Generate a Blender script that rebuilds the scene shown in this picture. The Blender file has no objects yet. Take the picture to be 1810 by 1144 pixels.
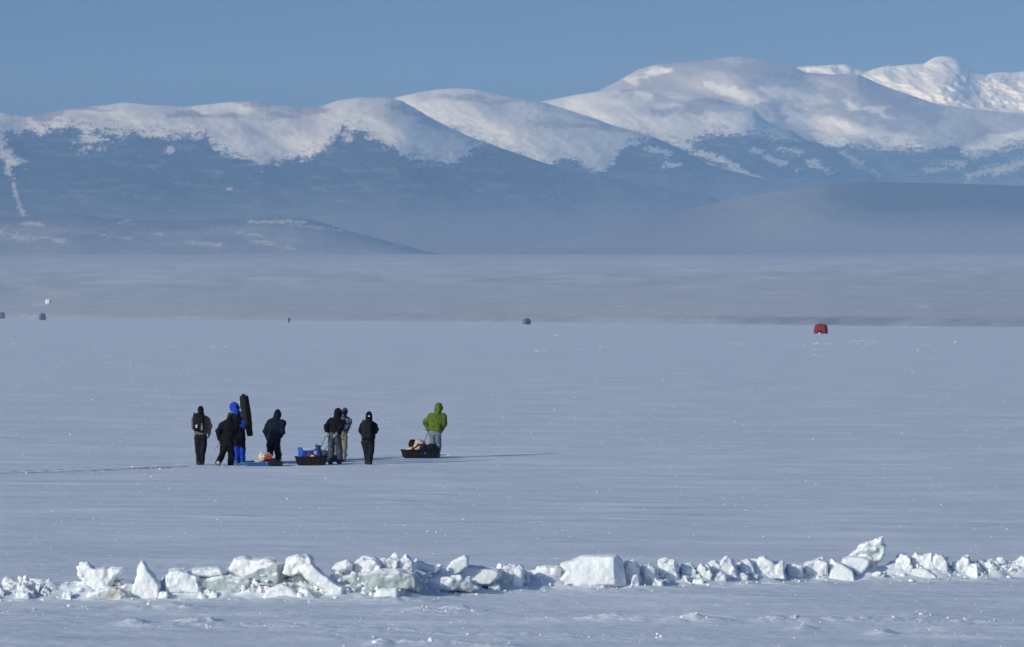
import bpy, bmesh, math, random
import numpy as np
from mathutils import Vector, Matrix

random.seed(7)
RNG = np.random.default_rng(11)
PI = math.pi
SC = bpy.context.scene
COL = SC.collection

# ------------------------------------------------------------------ camera geometry
W, H = 1810.0, 1144.0
F = 10055.0            # focal length in photo pixels (200 mm on a 36 mm wide sensor)
CAMH = 4.7
HOR = 542.0            # horizon row


def swell(y):
    """a long low swell in the ice under the walkers"""
    return np.interp(y, [160, 164, 178, 182, 222], [0, .022, .200, .205, 0])


def gpt(px, py):
    """photo pixel on the lake -> x, y on the ground"""
    d = CAMH * F / (py - HOR)
    for _ in range(40 if 158 < d < 226 else 0):
        d = .6 * d + .4 * (CAMH - float(swell(d))) * F / (py - HOR)
    return (px - W / 2) / F * d, d


def mpp(py):
    return gpt(0, py)[1] / F


# ------------------------------------------------------------------ noise
def _h(ix, iy, iz, seed):
    with np.errstate(over='ignore'):
        n = (ix.astype(np.uint32) * np.uint32(374761393) + iy.astype(np.uint32) * np.uint32(668265263)
             + iz.astype(np.uint32) * np.uint32(2147483647 - 5) + np.uint32(seed * 1274126177 & 0xffffffff))
        n = (n ^ (n >> np.uint32(13))) * np.uint32(1274126177)
        n = n ^ (n >> np.uint32(16))
        n = n * np.uint32(2246822519)
        n = n ^ (n >> np.uint32(15))
    return n.astype(np.float64) / 4294967295.0 * 2 - 1


def vn2(x, y, seed=0):
    x, y = np.broadcast_arrays(np.asarray(x, float), np.asarray(y, float))
    ix = np.floor(x).astype(np.int64); iy = np.floor(y).astype(np.int64)
    fx = x - ix; fy = y - iy
    ux = fx * fx * fx * (fx * (fx * 6 - 15) + 10); uy = fy * fy * fy * (fy * (fy * 6 - 15) + 10)
    z = np.zeros_like(ix)

    def g(a, b):
        t = _h(a, b, z, seed) * PI
        return np.cos(t) * (x - a) + np.sin(t) * (y - b)
    n00 = g(ix, iy); n10 = g(ix + 1, iy); n01 = g(ix, iy + 1); n11 = g(ix + 1, iy + 1)
    return ((n00 * (1 - ux) + n10 * ux) * (1 - uy) + (n01 * (1 - ux) + n11 * ux) * uy) * 1.4


def vn3(x, y, z, seed=0):
    x, y, z = np.broadcast_arrays(x, y, z)
    ix = np.floor(x).astype(np.int64); iy = np.floor(y).astype(np.int64); iz = np.floor(z).astype(np.int64)
    fx = x - ix; fy = y - iy; fz = z - iz
    u = fx * fx * (3 - 2 * fx); v = fy * fy * (3 - 2 * fy); w = fz * fz * (3 - 2 * fz)
    r = 0
    for a in (0, 1):
        for b in (0, 1):
            for c in (0, 1):
                r = r + _h(ix + a, iy + b, iz + c, seed) * (u if a else 1 - u) * (v if b else 1 - v) * (w if c else 1 - w)
    return r


def fbm2(x, y, o=4, seed=0, gain=.5):
    s = 0; a = 1
    for i in range(o):
        s = s + a * vn2(x, y, seed + i); x = x * 2.03 + 5.1; y = y * 2.03 + 1.7; a *= gain
    return s


def smooth(e0, e1, x):
    t = np.clip((x - e0) / (e1 - e0), 0, 1)
    return t * t * (3 - 2 * t)


# ------------------------------------------------------------------ mesh helpers
def mesh_np(name, verts, quads, smooth_shade=True):
    me = bpy.data.meshes.new(name)
    verts = np.asarray(verts, np.float32); quads = np.asarray(quads, np.int32)
    k = quads.shape[1]
    me.vertices.add(len(verts)); me.vertices.foreach_set('co', verts.ravel())
    me.loops.add(quads.size); me.loops.foreach_set('vertex_index', quads.ravel())
    me.polygons.add(len(quads))
    me.polygons.foreach_set('loop_start', np.arange(0, quads.size, k, dtype=np.int32))
    me.update(calc_edges=True)
    me.validate()
    me.polygons.foreach_set('use_smooth', np.full(len(me.polygons), smooth_shade, bool))
    me.update()
    return me


def link(name, me, mat, parent=None, loc=None, label=None):
    o = bpy.data.objects.new(name, me)
    COL.objects.link(o)
    if mat:
        me.materials.append(mat)
    if parent:
        o.parent = parent
    if loc is not None:
        o.location = loc
    if label:
        o['label'] = label
    return o


def tag(o, label, cat, group=None):
    o['label'] = label; o['category'] = cat
    if group:
        o['group'] = group
    return o


def empty(name, loc, rz=0, label=None, cat=None, group=None):
    o = bpy.data.objects.new(name, None); COL.objects.link(o)
    o.empty_display_size = .2
    o.location = loc; o.rotation_euler = (0, 0, rz)
    if label:
        tag(o, label, cat, group)
    return o


def bm_mesh(name, bm, smooth_shade=False):
    me = bpy.data.meshes.new(name)
    bm.normal_update()
    bm.to_mesh(me); bm.free()
    if smooth_shade:
        me.polygons.foreach_set('use_smooth', np.full(len(me.polygons), True, bool))
    return me


def box_bm(bm, c, s, bev=0, rot=None):
    r = bmesh.ops.create_cube(bm, size=1)
    vs = r['verts']
    for v in vs:
        v.co = Vector((v.co.x * s[0], v.co.y * s[1], v.co.z * s[2]))
    if bev:
        es = list({e for v in vs for e in v.link_edges})
        g = bmesh.ops.bevel(bm, geom=es, offset=bev, segments=3, affect='EDGES', profile=.6)
        vs = list(set(g['verts']) | {v for v in vs if v.is_valid})
    for v in vs:
        if rot is not None:
            v.co = rot @ v.co
        v.co += Vector(c)


def tube_bm(bm, pts, r, n=8):
    pts = [Vector(p) for p in pts]
    rings = []
    for i, p in enumerate(pts):
        t = (pts[min(i + 1, len(pts) - 1)] - pts[max(i - 1, 0)]).normalized()
        a = t.cross(Vector((0, 0, 1)))
        if a.length < .01:
            a = t.cross(Vector((1, 0, 0)))
        a.normalize(); b = t.cross(a)
        rr = r[i] if isinstance(r, (list, tuple)) else r
        rings.append([bm.verts.new(p + (a * math.cos(q * 2 * PI / n) + b * math.sin(q * 2 * PI / n)) * rr) for q in range(n)])
    for i in range(len(rings) - 1):
        for q in range(n):
            bm.faces.new((rings[i][q], rings[i][(q + 1) % n], rings[i + 1][(q + 1) % n], rings[i + 1][q]))
    bm.faces.new(rings[0][::-1]); bm.faces.new(rings[-1])


# ------------------------------------------------------------------ signed distance modelling
def surface_nets(D, o, h):
    ins = D < 0
    nx, ny, nz = D.shape
    cnt = np.zeros((nx - 1, ny - 1, nz - 1), np.int8)
    for a in (0, 1):
        for b in (0, 1):
            for c in (0, 1):
                cnt += ins[a:nx - 1 + a, b:ny - 1 + b, c:nz - 1 + c]
    act = (cnt > 0) & (cnt < 8)
    I = np.argwhere(act)
    idx = -np.ones(act.shape, np.int64); idx[act] = np.arange(len(I))
    P = np.zeros((len(I), 3)); N = np.zeros(len(I))
    cor = [(a, b, c) for a in (0, 1) for b in (0, 1) for c in (0, 1)]
    for p in cor:
        for ax in range(3):
            if p[ax] == 0:
                q = list(p); q[ax] = 1
                d0 = D[I[:, 0] + p[0], I[:, 1] + p[1], I[:, 2] + p[2]]
                d1 = D[I[:, 0] + q[0], I[:, 1] + q[1], I[:, 2] + q[2]]
                m = (d0 < 0) != (d1 < 0)
                t = np.where(m, d0 / np.where(m, d0 - d1, 1), 0)
                pt = np.array(p, float)[None, :].repeat(len(I), 0); pt[:, ax] = t
                P += pt * m[:, None]; N += m
    V = (I + P / N[:, None]) * h + np.asarray(o)[None, :]
    Q = []
    for ax in range(3):
        u, v = [(1, 2), (2, 0), (0, 1)][ax]
        s0 = [slice(None)] * 3; s1 = [slice(None)] * 3
        s0[ax] = slice(0, D.shape[ax] - 1); s1[ax] = slice(1, None)
        a = ins[tuple(s0)]; b = ins[tuple(s1)]
        E = np.argwhere(a != b)
        E = E[(E[:, u] > 0) & (E[:, v] > 0) & (E[:, u] < D.shape[u] - 1) & (E[:, v] < D.shape[v] - 1)]
        fl = a[E[:, 0], E[:, 1], E[:, 2]]

        def cell(du, dv):
            e = E.copy(); e[:, u] -= du; e[:, v] -= dv
            return idx[e[:, 0], e[:, 1], e[:, 2]]
        q = np.stack([cell(1, 1), cell(0, 1), cell(0, 0), cell(1, 0)], 1)
        q[~fl] = q[~fl][:, ::-1]
        Q.append(q)
    Q = np.concatenate(Q)
    Q = Q[(Q >= 0).all(1)]
    return V, Q


def cone(a, b, r1, r2, k=.02):
    return ('c', np.array(a, float), np.array(b, float), r1, r2, k)


def ell(c, r, k=.02, R=None):
    return ('e', np.array(c, float), np.array(r, float), R, k)


def loft(pts, ab, k=.03, right=(1, 0, 0)):
    return ('l', [np.array(p, float) for p in pts], ab, np.array(right, float), k)


def rbox(c, s, r, k=.01, R=None):
    return ('b', np.array(c, float), np.array(s, float) / 2, r, R, k)


def smin(a, b, k):
    if k <= 0:
        return np.minimum(a, b)
    h = np.clip(.5 + .5 * (b - a) / k, 0, 1)
    return b * (1 - h) + a * h - k * h * (1 - h)


def pbounds(p):
    if p[0] == 'c':
        r = max(p[3], p[4]); return np.minimum(p[1], p[2]) - r, np.maximum(p[1], p[2]) + r
    if p[0] == 'e':
        r = p[2] if p[3] is None else np.full(3, p[2].max()); return p[1] - r, p[1] + r
    if p[0] == 'l':
        r = max(max(a) for a in p[2]); q = np.array(p[1]); return q.min(0) - r, q.max(0) + r
    r = p[2] if p[4] is None else np.full(3, np.linalg.norm(p[2])); return p[1] - r, p[1] + r


def pdist(p, X, Y, Z):
    if p[0] == 'c':
        a, b = p[1], p[2]; ab = b - a; L = max(ab @ ab, 1e-9)
        t = np.clip(((X - a[0]) * ab[0] + (Y - a[1]) * ab[1] + (Z - a[2]) * ab[2]) / L, 0, 1)
        return np.sqrt((X - a[0] - t * ab[0]) ** 2 + (Y - a[1] - t * ab[1]) ** 2 + (Z - a[2] - t * ab[2]) ** 2) - (p[3] + (p[4] - p[3]) * t)
    if p[0] in 'eb':
        c = p[1]; x, y, z = X - c[0], Y - c[1], Z - c[2]
        R = p[3] if p[0] == 'e' else p[4]
        if R is not None:
            x, y, z = (R[0][0] * x + R[1][0] * y + R[2][0] * z, R[0][1] * x + R[1][1] * y + R[2][1] * z, R[0][2] * x + R[1][2] * y + R[2][2] * z)
        if p[0] == 'e':
            r = p[2]
            k0 = np.sqrt((x / r[0]) ** 2 + (y / r[1]) ** 2 + (z / r[2]) ** 2)
            k1 = np.sqrt((x / r[0] ** 2) ** 2 + (y / r[1] ** 2) ** 2 + (z / r[2] ** 2) ** 2) + 1e-9
            return k0 * (k0 - 1) / k1
        s = p[2] - p[3]
        qx, qy, qz = np.abs(x) - s[0], np.abs(y) - s[1], np.abs(z) - s[2]
        return np.sqrt(np.maximum(qx, 0) ** 2 + np.maximum(qy, 0) ** 2 + np.maximum(qz, 0) ** 2) + np.minimum(np.maximum(qx, np.maximum(qy, qz)), 0) - p[3]
    if p[0] == 'l':
        pts, ab, rt = p[1], p[2], p[3]
        best = None
        n = len(pts) - 1
        for i in range(n):
            a, b = pts[i], pts[i + 1]; d = b - a; L = math.sqrt(d @ d); d = d / L
            r = rt - d * (rt @ d); r /= np.linalg.norm(r); f = np.cross(d, r)
            x, y, z = X - a[0], Y - a[1], Z - a[2]
            t = x * d[0] + y * d[1] + z * d[2]
            tc = np.clip(t / L, 0, 1)
            A = ab[i][0] + (ab[i + 1][0] - ab[i][0]) * tc; B = ab[i][1] + (ab[i + 1][1] - ab[i][1]) * tc
            u = x * r[0] + y * r[1] + z * r[2]; v = x * f[0] + y * f[1] + z * f[2]
            e = (np.sqrt((u / A) ** 2 + (v / B) ** 2) - 1) * np.minimum(A, B)
            over = np.maximum(np.maximum(-t, t - L), 0)
            # flat rounded ends
            dd = np.where(over > 0, np.sqrt(np.maximum(e, 0) ** 2 + over ** 2) + 0 * e, e)
            best = dd if best is None else np.minimum(best, dd)
        return best


def sdf_mesh(name, prims, h, disp=None, cut=None, pad=.03):
    """union of the primitives -> one continuous smooth mesh"""
    los, his = zip(*[pbounds(p) for p in prims])
    lo = np.min(los, 0) - pad; hi = np.max(his, 0) + pad
    n = np.ceil((hi - lo) / h).astype(int) + 2
    ax = [lo[i] + np.arange(n[i]) * h for i in range(3)]
    D = np.full(n, 1.0)
    for p, l, u in zip(prims, los, his):
        k = p[-1]
        m = max(k, .02) + 3 * h
        s = [slice(max(0, int((l[i] - m - lo[i]) / h)), min(n[i], int((u[i] + m - lo[i]) / h) + 2)) for i in range(3)]
        d = pdist(p, ax[0][s[0]][:, None, None], ax[1][s[1]][None, :, None], ax[2][s[2]][None, None, :])
        D[tuple(s)] = smin(D[tuple(s)], d, k)
    X, Y, Z = ax[0][:, None, None], ax[1][None, :, None], ax[2][None, None, :]
    if disp is not None:
        amp, fr, seed = disp
        near = np.argwhere(np.abs(D) < amp * 3 + 2 * h)
        x = lo[0] + near[:, 0] * h; y = lo[1] + near[:, 1] * h; z = lo[2] + near[:, 2] * h
        fx, fy, fz = fr
        nn = vn3(x * fx, y * fy, z * fz, seed) + .5 * vn3(x * fx * 2.1, y * fy * 2.1, z * fz * 2.1, seed + 3)
        D[near[:, 0], near[:, 1], near[:, 2]] += amp * nn
    if cut is not None:
        for (c, nrm) in cut:          # keep the side where (p-c).n < 0
            c = np.array(c, float); nrm = np.array(nrm, float); nrm /= np.linalg.norm(nrm)
            D = np.maximum(D, (X - c[0]) * nrm[0] + (Y - c[1]) * nrm[1] + (Z - c[2]) * nrm[2])
    V, Q = surface_nets(D, lo, h)
    return mesh_np(name, V, Q)


def rotm(rx=0, ry=0, rz=0):
    return np.array(Matrix.Rotation(rz, 3, 'Z') @ Matrix.Rotation(ry, 3, 'Y') @ Matrix.Rotation(rx, 3, 'X'))


# ------------------------------------------------------------------ materials
def mat_new(name):
    m = bpy.data.materials.new(name); m.use_nodes = True
    nt = m.node_tree; b = nt.nodes['Principled BSDF']
    return m, nt, b


def cloth(name, col, col2=None, scale=14, rough=.9, bump=.25):
    m, nt, b = mat_new(name)
    tc = nt.nodes.new('ShaderNodeTexCoord')
    n = nt.nodes.new('ShaderNodeTexNoise'); n.inputs['Scale'].default_value = scale; n.inputs['Detail'].default_value = 4
    nt.links.new(tc.outputs['Object'], n.inputs['Vector'])
    r = nt.nodes.new('ShaderNodeValToRGB')
    c2 = col2 or tuple(min(1, c * 1.5 + .002) for c in col)
    r.color_ramp.elements[0].position = .35; r.color_ramp.elements[1].position = .7
    r.color_ramp.elements[0].color = (*col, 1); r.color_ramp.elements[1].color = (*c2, 1)
    nt.links.new(n.outputs['Fac'], r.inputs['Fac']); nt.links.new(r.outputs['Color'], b.inputs['Base Color'])
    b.inputs['Roughness'].default_value = rough
    b.inputs['Specular IOR Level'].default_value = .2
    if bump:
        n2 = nt.nodes.new('ShaderNodeTexNoise'); n2.inputs['Scale'].default_value = scale * 1.6
        nt.links.new(tc.outputs['Object'], n2.inputs['Vector'])
        bp = nt.nodes.new('ShaderNodeBump'); bp.inputs['Strength'].default_value = bump; bp.inputs['Distance'].default_value = .03
        nt.links.new(n2.outputs['Fac'], bp.inputs['Height']); nt.links.new(bp.outputs['Normal'], b.inputs['Normal'])
    return m
EXPOSURE = -0.17
SKY_AIR, SKY_DUST, SKY_OZONE, SKY_STR, SKY_ALT = 0.7, 3.4, 9.0, 0.12, 0
SUN_STR, SUN_COL = 2.95, (1.0, .995, .86)
HAZE_COL, HAZE_DENS = (.25, .43, .75), 5.0e-5
# ================================================================== light, air, camera
SUN_EL = math.radians(18.5)
SHADOW_AZ = math.radians(49.0)          # shadows run away from the camera and to the right
SC.view_settings.view_transform = 'Standard'
SC.view_settings.look = 'None'
SC.view_settings.exposure = EXPOSURE
SC.view_settings.gamma = 1.0
world = bpy.data.worlds.new('World'); SC.world = world; world.use_nodes = True
wn = world.node_tree
sky = wn.nodes.new('ShaderNodeTexSky'); sky.sky_type = 'NISHITA'; sky.sun_disc = False
sky.sun_elevation = SUN_EL
sky.altitude = SKY_ALT; sky.air_density = SKY_AIR; sky.dust_density = SKY_DUST; sky.ozone_density = SKY_OZONE
# direction towards the sun: opposite of the shadows
sd = Vector((-math.sin(SHADOW_AZ) * math.cos(SUN_EL), -math.cos(SHADOW_AZ) * math.cos(SUN_EL), math.sin(SUN_EL)))
sky.sun_rotation = math.atan2(sd.x, sd.y)
bg = wn.nodes['Background']; bg.inputs['Strength'].default_value = SKY_STR
wn.links.new(sky.outputs['Color'], bg.inputs['Color'])

sl = bpy.data.lights.new('sun', 'SUN'); sl.energy = SUN_STR; sl.angle = math.radians(.53); sl.color = SUN_COL
so = bpy.data.objects.new('sun', sl); COL.objects.link(so)
so.rotation_euler = (-sd).to_track_quat('-Z', 'Y').to_euler()
so.location = (-300, -400, 200)

cam = bpy.data.cameras.new('camera'); co = bpy.data.objects.new('camera', cam); COL.objects.link(co)
co.location = (0, 0, CAMH); co.rotation_euler = (PI / 2, 0, 0)
cam.sensor_fit = 'HORIZONTAL'; cam.sensor_width = 36; cam.lens = F / W * 36
cam.shift_y = -(H / 2 - HOR) / W
cam.clip_start = .5; cam.clip_end = 120000
cam.dof.use_dof = True; cam.dof.focus_distance = 165; cam.dof.aperture_fstop = 6.3
SC.camera = co

# air: one closed box round camera and scene
hb = bmesh.new(); box_bm(hb, (0, 8600, 537), (22000, 34600, 1078))
hz = link('haze', bm_mesh('haze', hb), None); hz['kind'] = 'stuff'
hm, hnt, hbs = mat_new('haze_air'); hnt.nodes.remove(hbs)
pv = hnt.nodes.new('ShaderNodeVolumePrincipled')
pv.inputs['Color'].default_value = (*HAZE_COL, 1); pv.inputs['Density'].default_value = HAZE_DENS
pv.inputs['Absorption Color'].default_value = (1, 1, 1, 1)
pv.inputs['Density Attribute'].default_value = ''; pv.inputs['Anisotropy'].default_value = -.35
hnt.links.new(pv.outputs['Volume'], hnt.nodes['Material Output'].inputs['Volume'])
hz.data.materials.append(hm)
SC.cycles.volume_bounces = 1
SC.cycles.max_bounces = 6

# ================================================================== snow ground
TR = np.array([gpt(*p) for p in ((-500, 858), (-220, 847), (0, 838.5), (90, 835), (170, 832), (260, 828), (350, 824), (440, 822), (520, 818))])


def trail(x, y):
    """distance from the beaten track"""
    best = np.full(np.broadcast(x, y).shape, 99.0); side = np.zeros_like(best); along = np.zeros_like(best); acc = 0
    for a, b in zip(TR[:-1], TR[1:]):
        d = b - a; L = math.hypot(*d); u = d / L
        t = np.clip(((x - a[0]) * u[0] + (y - a[1]) * u[1]) / L, 0, 1)
        ex = x - a[0] - t * d[0]; ey = y - a[1] - t * d[1]
        q = np.hypot(ex, ey); m = q < best
        best = np.where(m, q, best); side = np.where(m, ex * u[1] - ey * u[0], side); along = np.where(m, acc + t * L, along); acc += L
    return best, side, along


# low drifts in front of the pressure ridge: px, py, width px, height m
DRIFTS = [(300, 1076, 44, .075), (322, 1073, 24, .05), (236, 1104, 18, .07), (255, 1106, 26, .05), (300, 1106, 40, .04), (353, 1101, 22, .10), (372, 1104, 26, .05),
          (420, 1106, 60, .04), (500, 1107, 60, .035), (560, 1104, 30, .03), (705, 1064, 34, .06), (755, 1080, 40, .05), (800, 1078, 30, .06), (775, 1085, 70, .04), (850, 1084, 70, .03), (1000, 1096, 40, .03),
          (1092, 1097, 36, .075), (1120, 1098, 26, .04), (1222, 1098, 30, .08), (1250, 1100, 30, .05), (1195, 1101, 22, .04), (1375, 1099, 28, .07),
          (1400, 1099, 24, .06), (1440, 1101, 50, .05), (1500, 1100, 60, .06), (1570, 1099, 60, .055), (1640, 1102, 60, .05), (1710, 1104, 60, .045),
          (1780, 1106, 60, .04), (1630, 1091, 22, .04), (1650, 1117, 40, .04), (1560, 1124, 12, .06), (1700, 1128, 60, .03), (1420, 1115, 10, .04),
          (675, 1139, 14, .06), (730, 1138, 20, .06), (770, 1140, 26, .05), (820, 1140, 24, .05), (870, 1143, 30, .04), (600, 1128, 60, .03),
          (690, 1112, 90, .03), (850, 1120, 100, .03), (1000, 1128, 120, .03), (1130, 1130, 80, .03), (30, 1082, 40, .03), (130, 1076, 40, .03), (480, 1086, 50, .025)]
# line on which the pressure ridge stands
RL = [(-260, 1066), (0, 1063), (130, 1062), (300, 1060), (520, 1060), (700, 1058), (860, 1047), (950, 1044), (1100, 1041), (1250, 1036), (1400, 1030), (1550, 1027), (1810, 1023), (2100, 1020)]


def ridge_py(px):
    return float(np.interp(px, [a for a, b in RL], [b for a, b in RL]))


def gz(x, y, fine=True):
    x, y = np.broadcast_arrays(np.asarray(x, float), np.asarray(y, float))
    near = 1 - smooth(260, 520, y)
    h = .042 * fbm2(x / 10.5 + 3.1, y / 8.0, 2, 5) * near
    h = h + .007 * fbm2(x / 2.1, y / 1.25 + 7, 3, 15) * near * smooth(60, 90, y)
    flat = smooth(-13, -11, x) * smooth(1.5, -1.0, x) * smooth(162, 165, y) * smooth(179, 175, y)
    h = h * (1 - .85 * flat) + swell(y)
    if fine:
        fm = (y < 112)
        if fm.any():
            g = np.zeros_like(x)
            xs, ys = x[fm], y[fm]; q = np.zeros_like(xs)
            for (px, py, wp, hh) in DRIFTS:
                cx, cy = gpt(px, py); m = mpp(py)
                e = ((xs - cx) / (wp * m * 1.8)) ** 2 + ((ys - cy) / (.55)) ** 2
                q = np.maximum(q, 1.0 * hh * np.exp(-e))
            q = q * (1 + .55 * fbm2(xs / .32, ys / .26, 3, 33) + .25 * fbm2(xs / .09, ys / .09, 2, 35))
            # snow banked against the ice blocks
            yr = np.interp(xs / ys * F + W / 2, [a for a, b in RL], [CAMH * F / (b - HOR) for a, b in RL])
            q = q + (.15 * 1.35 * np.exp(-((ys - yr - .36) / .36) ** 2) + .05 * np.exp(-((ys - yr - .3) / 1.1) ** 2)) * (1 + .7 * fbm2(xs / .5, ys / .4, 3, 41))
            q = q + .010 * fbm2(xs / .35, ys / .2, 3, 51) * smooth(112, 104, ys)
            g[fm] = q
            h = h + g
        tm = (y > 130) & (y < 176) & (x < -2.0) & (x > -40)
        if tm.any():
            g = np.zeros_like(x)
            xs, ys = x[tm], y[tm]
            d, s, al = trail(xs, ys)
            rough = fbm2(xs / .35, ys / .35, 3, 61)
            q = -.085 * np.exp(-((s - .28) / .15) ** 2) - .085 * np.exp(-((s + .28) / .15) ** 2)
            q = q + .009 * np.exp(-((s - .5) / .12) ** 2) * (1 + 1.3 * rough) + .009 * np.exp(-((s + .5) / .12) ** 2) * (1 + 1.3 * rough)
            q = q + np.exp(-(s / .8) ** 2) * .006 * rough
            ph = (al / .62) % 1
            q = q - .06 * np.exp(-((s + 1.25) / .13) ** 2) * np.exp(-((ph - .5) / .22) ** 2) * (1 + .5 * rough)
            g[tm] = q * smooth(99, 20, d)
            h = h + g
    return h


s_in = np.arange(-.112, .1121, .00036)
s_out = np.array([.117, .125, .14, .17, .22, .3, .45, .7, 1.2, 2.5, 6, 15, 40, 110])
S = np.concatenate([-s_out[::-1], s_in, s_out])
rows = [np.array([-4000, -1500, -500, -150, -40, 0, 20, 40, 55, 65, 72]), np.arange(76, 108, .065), CAMH * F / (np.arange(982, 846, -.5) - HOR), np.arange(155.6, 186, .10),
        CAMH * F / (np.arange(795, 560.5, -.7) - HOR), np.array([2800, 3200, 4000, 6000, 9000, 14000, 22000, 40000])]
R_ = np.unique(np.concatenate(rows))
R_ = R_[np.concatenate([[True], np.diff(R_) > .03])]
SS, DD = np.meshgrid(S, R_)
XX = SS * np.maximum(DD, 60.0)
ZZ = gz(XX, DD)
ZZ = np.where(np.abs(SS) > .113, ZZ * smooth(.3, .113, np.abs(SS)), ZZ)
ZZ = ZZ * smooth(40, 74, DD)
ZZ = ZZ - 60 * smooth(5000, 6000, DD)
nr, nc = SS.shape
ii = np.arange(nr * nc).reshape(nr, nc)
Q = np.stack([ii[:-1, :-1], ii[:-1, 1:], ii[1:, 1:], ii[1:, :-1]], -1).reshape(-1, 4)
ground_me = mesh_np('snow_field', np.stack([XX, DD, ZZ], -1).reshape(-1, 3), Q)


def snow_mat(name, base=(.835, .87, .885)):
    m, nt, b = mat_new(name)
    L = nt.links.new
    tc = nt.nodes.new('ShaderNodeTexCoord')

    def noise(sx, sy, det, rough=.55):
        mp = nt.nodes.new('ShaderNodeMapping'); mp.inputs['Scale'].default_value = (sx, sy, sx)
        L(tc.outputs['Object'], mp.inputs['Vector'])
        n = nt.nodes.new('ShaderNodeTexNoise'); n.inputs['Scale'].default_value = 1; n.inputs['Detail'].default_value = det
        n.inputs['Roughness'].default_value = rough
        L(mp.outputs['Vector'], n.inputs['Vector']); return n
    prev = None
    for (sx, sy, det, dist) in ((.045, .05, 2, .32), (.28, .36, 3, .075), (1.0, 1.9, 3, .022), (7, 9, 3, .004)):
        n = noise(sx, sy, det)
        bp = nt.nodes.new('ShaderNodeBump'); bp.inputs['Strength'].default_value = 1; bp.inputs['Distance'].default_value = dist
        L(n.outputs['Fac'], bp.inputs['Height'])
        if prev:
            L(prev.outputs['Normal'], bp.inputs['Normal'])
        prev = bp
    # low drifts of blown snow with their steep side to the sun
    n = noise(.20, .34, 3, .5)
    rr = nt.nodes.new('ShaderNodeMapRange'); rr.interpolation_type = 'SMOOTHSTEP'; rr.inputs['From Min'].default_value = .56; rr.inputs['From Max'].default_value = .74
    L(n.outputs['Fac'], rr.inputs['Value'])
    bp = nt.nodes.new('ShaderNodeBump'); bp.inputs['Strength'].default_value = 1; bp.inputs['Distance'].default_value = .05
    L(rr.outputs['Result'], bp.inputs['Height']); L(prev.outputs['Normal'], bp.inputs['Normal']); prev = bp
    L(prev.outputs['Normal'], b.inputs['Normal'])
    # wind crust: slightly greyer than the fresh drifted snow
    n = noise(.22, .50, 4, .55)
    r = nt.nodes.new('ShaderNodeValToRGB')
    r.color_ramp.elements[0].position = .46; r.color_ramp.elements[1].position = .66
    r.color_ramp.elements[0].color = (base[0] * .865, base[1] * .885, base[2] * .91, 1); r.color_ramp.elements[1].color = (*base, 1)
    L(n.outputs['Fac'], r.inputs['Fac'])
    # darker, bluer snow colour along the sled ruts and footprints
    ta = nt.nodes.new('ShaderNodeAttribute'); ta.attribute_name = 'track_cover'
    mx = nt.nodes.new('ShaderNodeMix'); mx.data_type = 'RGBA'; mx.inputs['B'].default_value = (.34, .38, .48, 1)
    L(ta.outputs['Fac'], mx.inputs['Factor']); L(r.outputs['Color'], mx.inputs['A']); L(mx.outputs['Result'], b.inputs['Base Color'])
    b.inputs['Roughness'].default_value = .75
    b.inputs['Specular IOR Level'].default_value = .12
    return m


M_SNOW = snow_mat('snow_surface')
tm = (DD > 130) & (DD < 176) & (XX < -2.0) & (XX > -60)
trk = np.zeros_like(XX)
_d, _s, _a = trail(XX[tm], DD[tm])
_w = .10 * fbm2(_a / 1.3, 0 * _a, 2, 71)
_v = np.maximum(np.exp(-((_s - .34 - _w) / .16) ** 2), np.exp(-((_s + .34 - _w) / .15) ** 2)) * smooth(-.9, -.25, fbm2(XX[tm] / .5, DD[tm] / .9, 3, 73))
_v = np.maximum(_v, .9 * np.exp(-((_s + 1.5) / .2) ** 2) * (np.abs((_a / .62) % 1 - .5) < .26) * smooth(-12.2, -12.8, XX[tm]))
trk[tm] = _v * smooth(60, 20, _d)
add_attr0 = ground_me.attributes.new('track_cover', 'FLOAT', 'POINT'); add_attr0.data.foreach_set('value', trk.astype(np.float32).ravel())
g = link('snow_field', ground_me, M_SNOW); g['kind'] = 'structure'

# ================================================================== far plain, hills, mountains
SHORE = [(-2500, 2500), (-400, 2400), (0, 2300), (150, 2150), (400, 1950), (900, 1750), (1100, 1620), (1300, 1480), (1450, 1400), (1650, 1330), (1810, 1300), (2300, 1250), (4500, 1150)]


def shore_d(px):
    return np.interp(px, [a for a, b in SHORE], [b for a, b in SHORE])


def plain_z(px, d):
    s = shore_d(px)
    u = np.maximum(d - s, -200)
    end = 142.0
    return -.2 + np.where(u < 0, u * .02, u * (end / (15100 - s))) + 1.2 * smooth(0, 60, u)


def px_to_x(px, d):
    return (px - W / 2) / F * d


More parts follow.
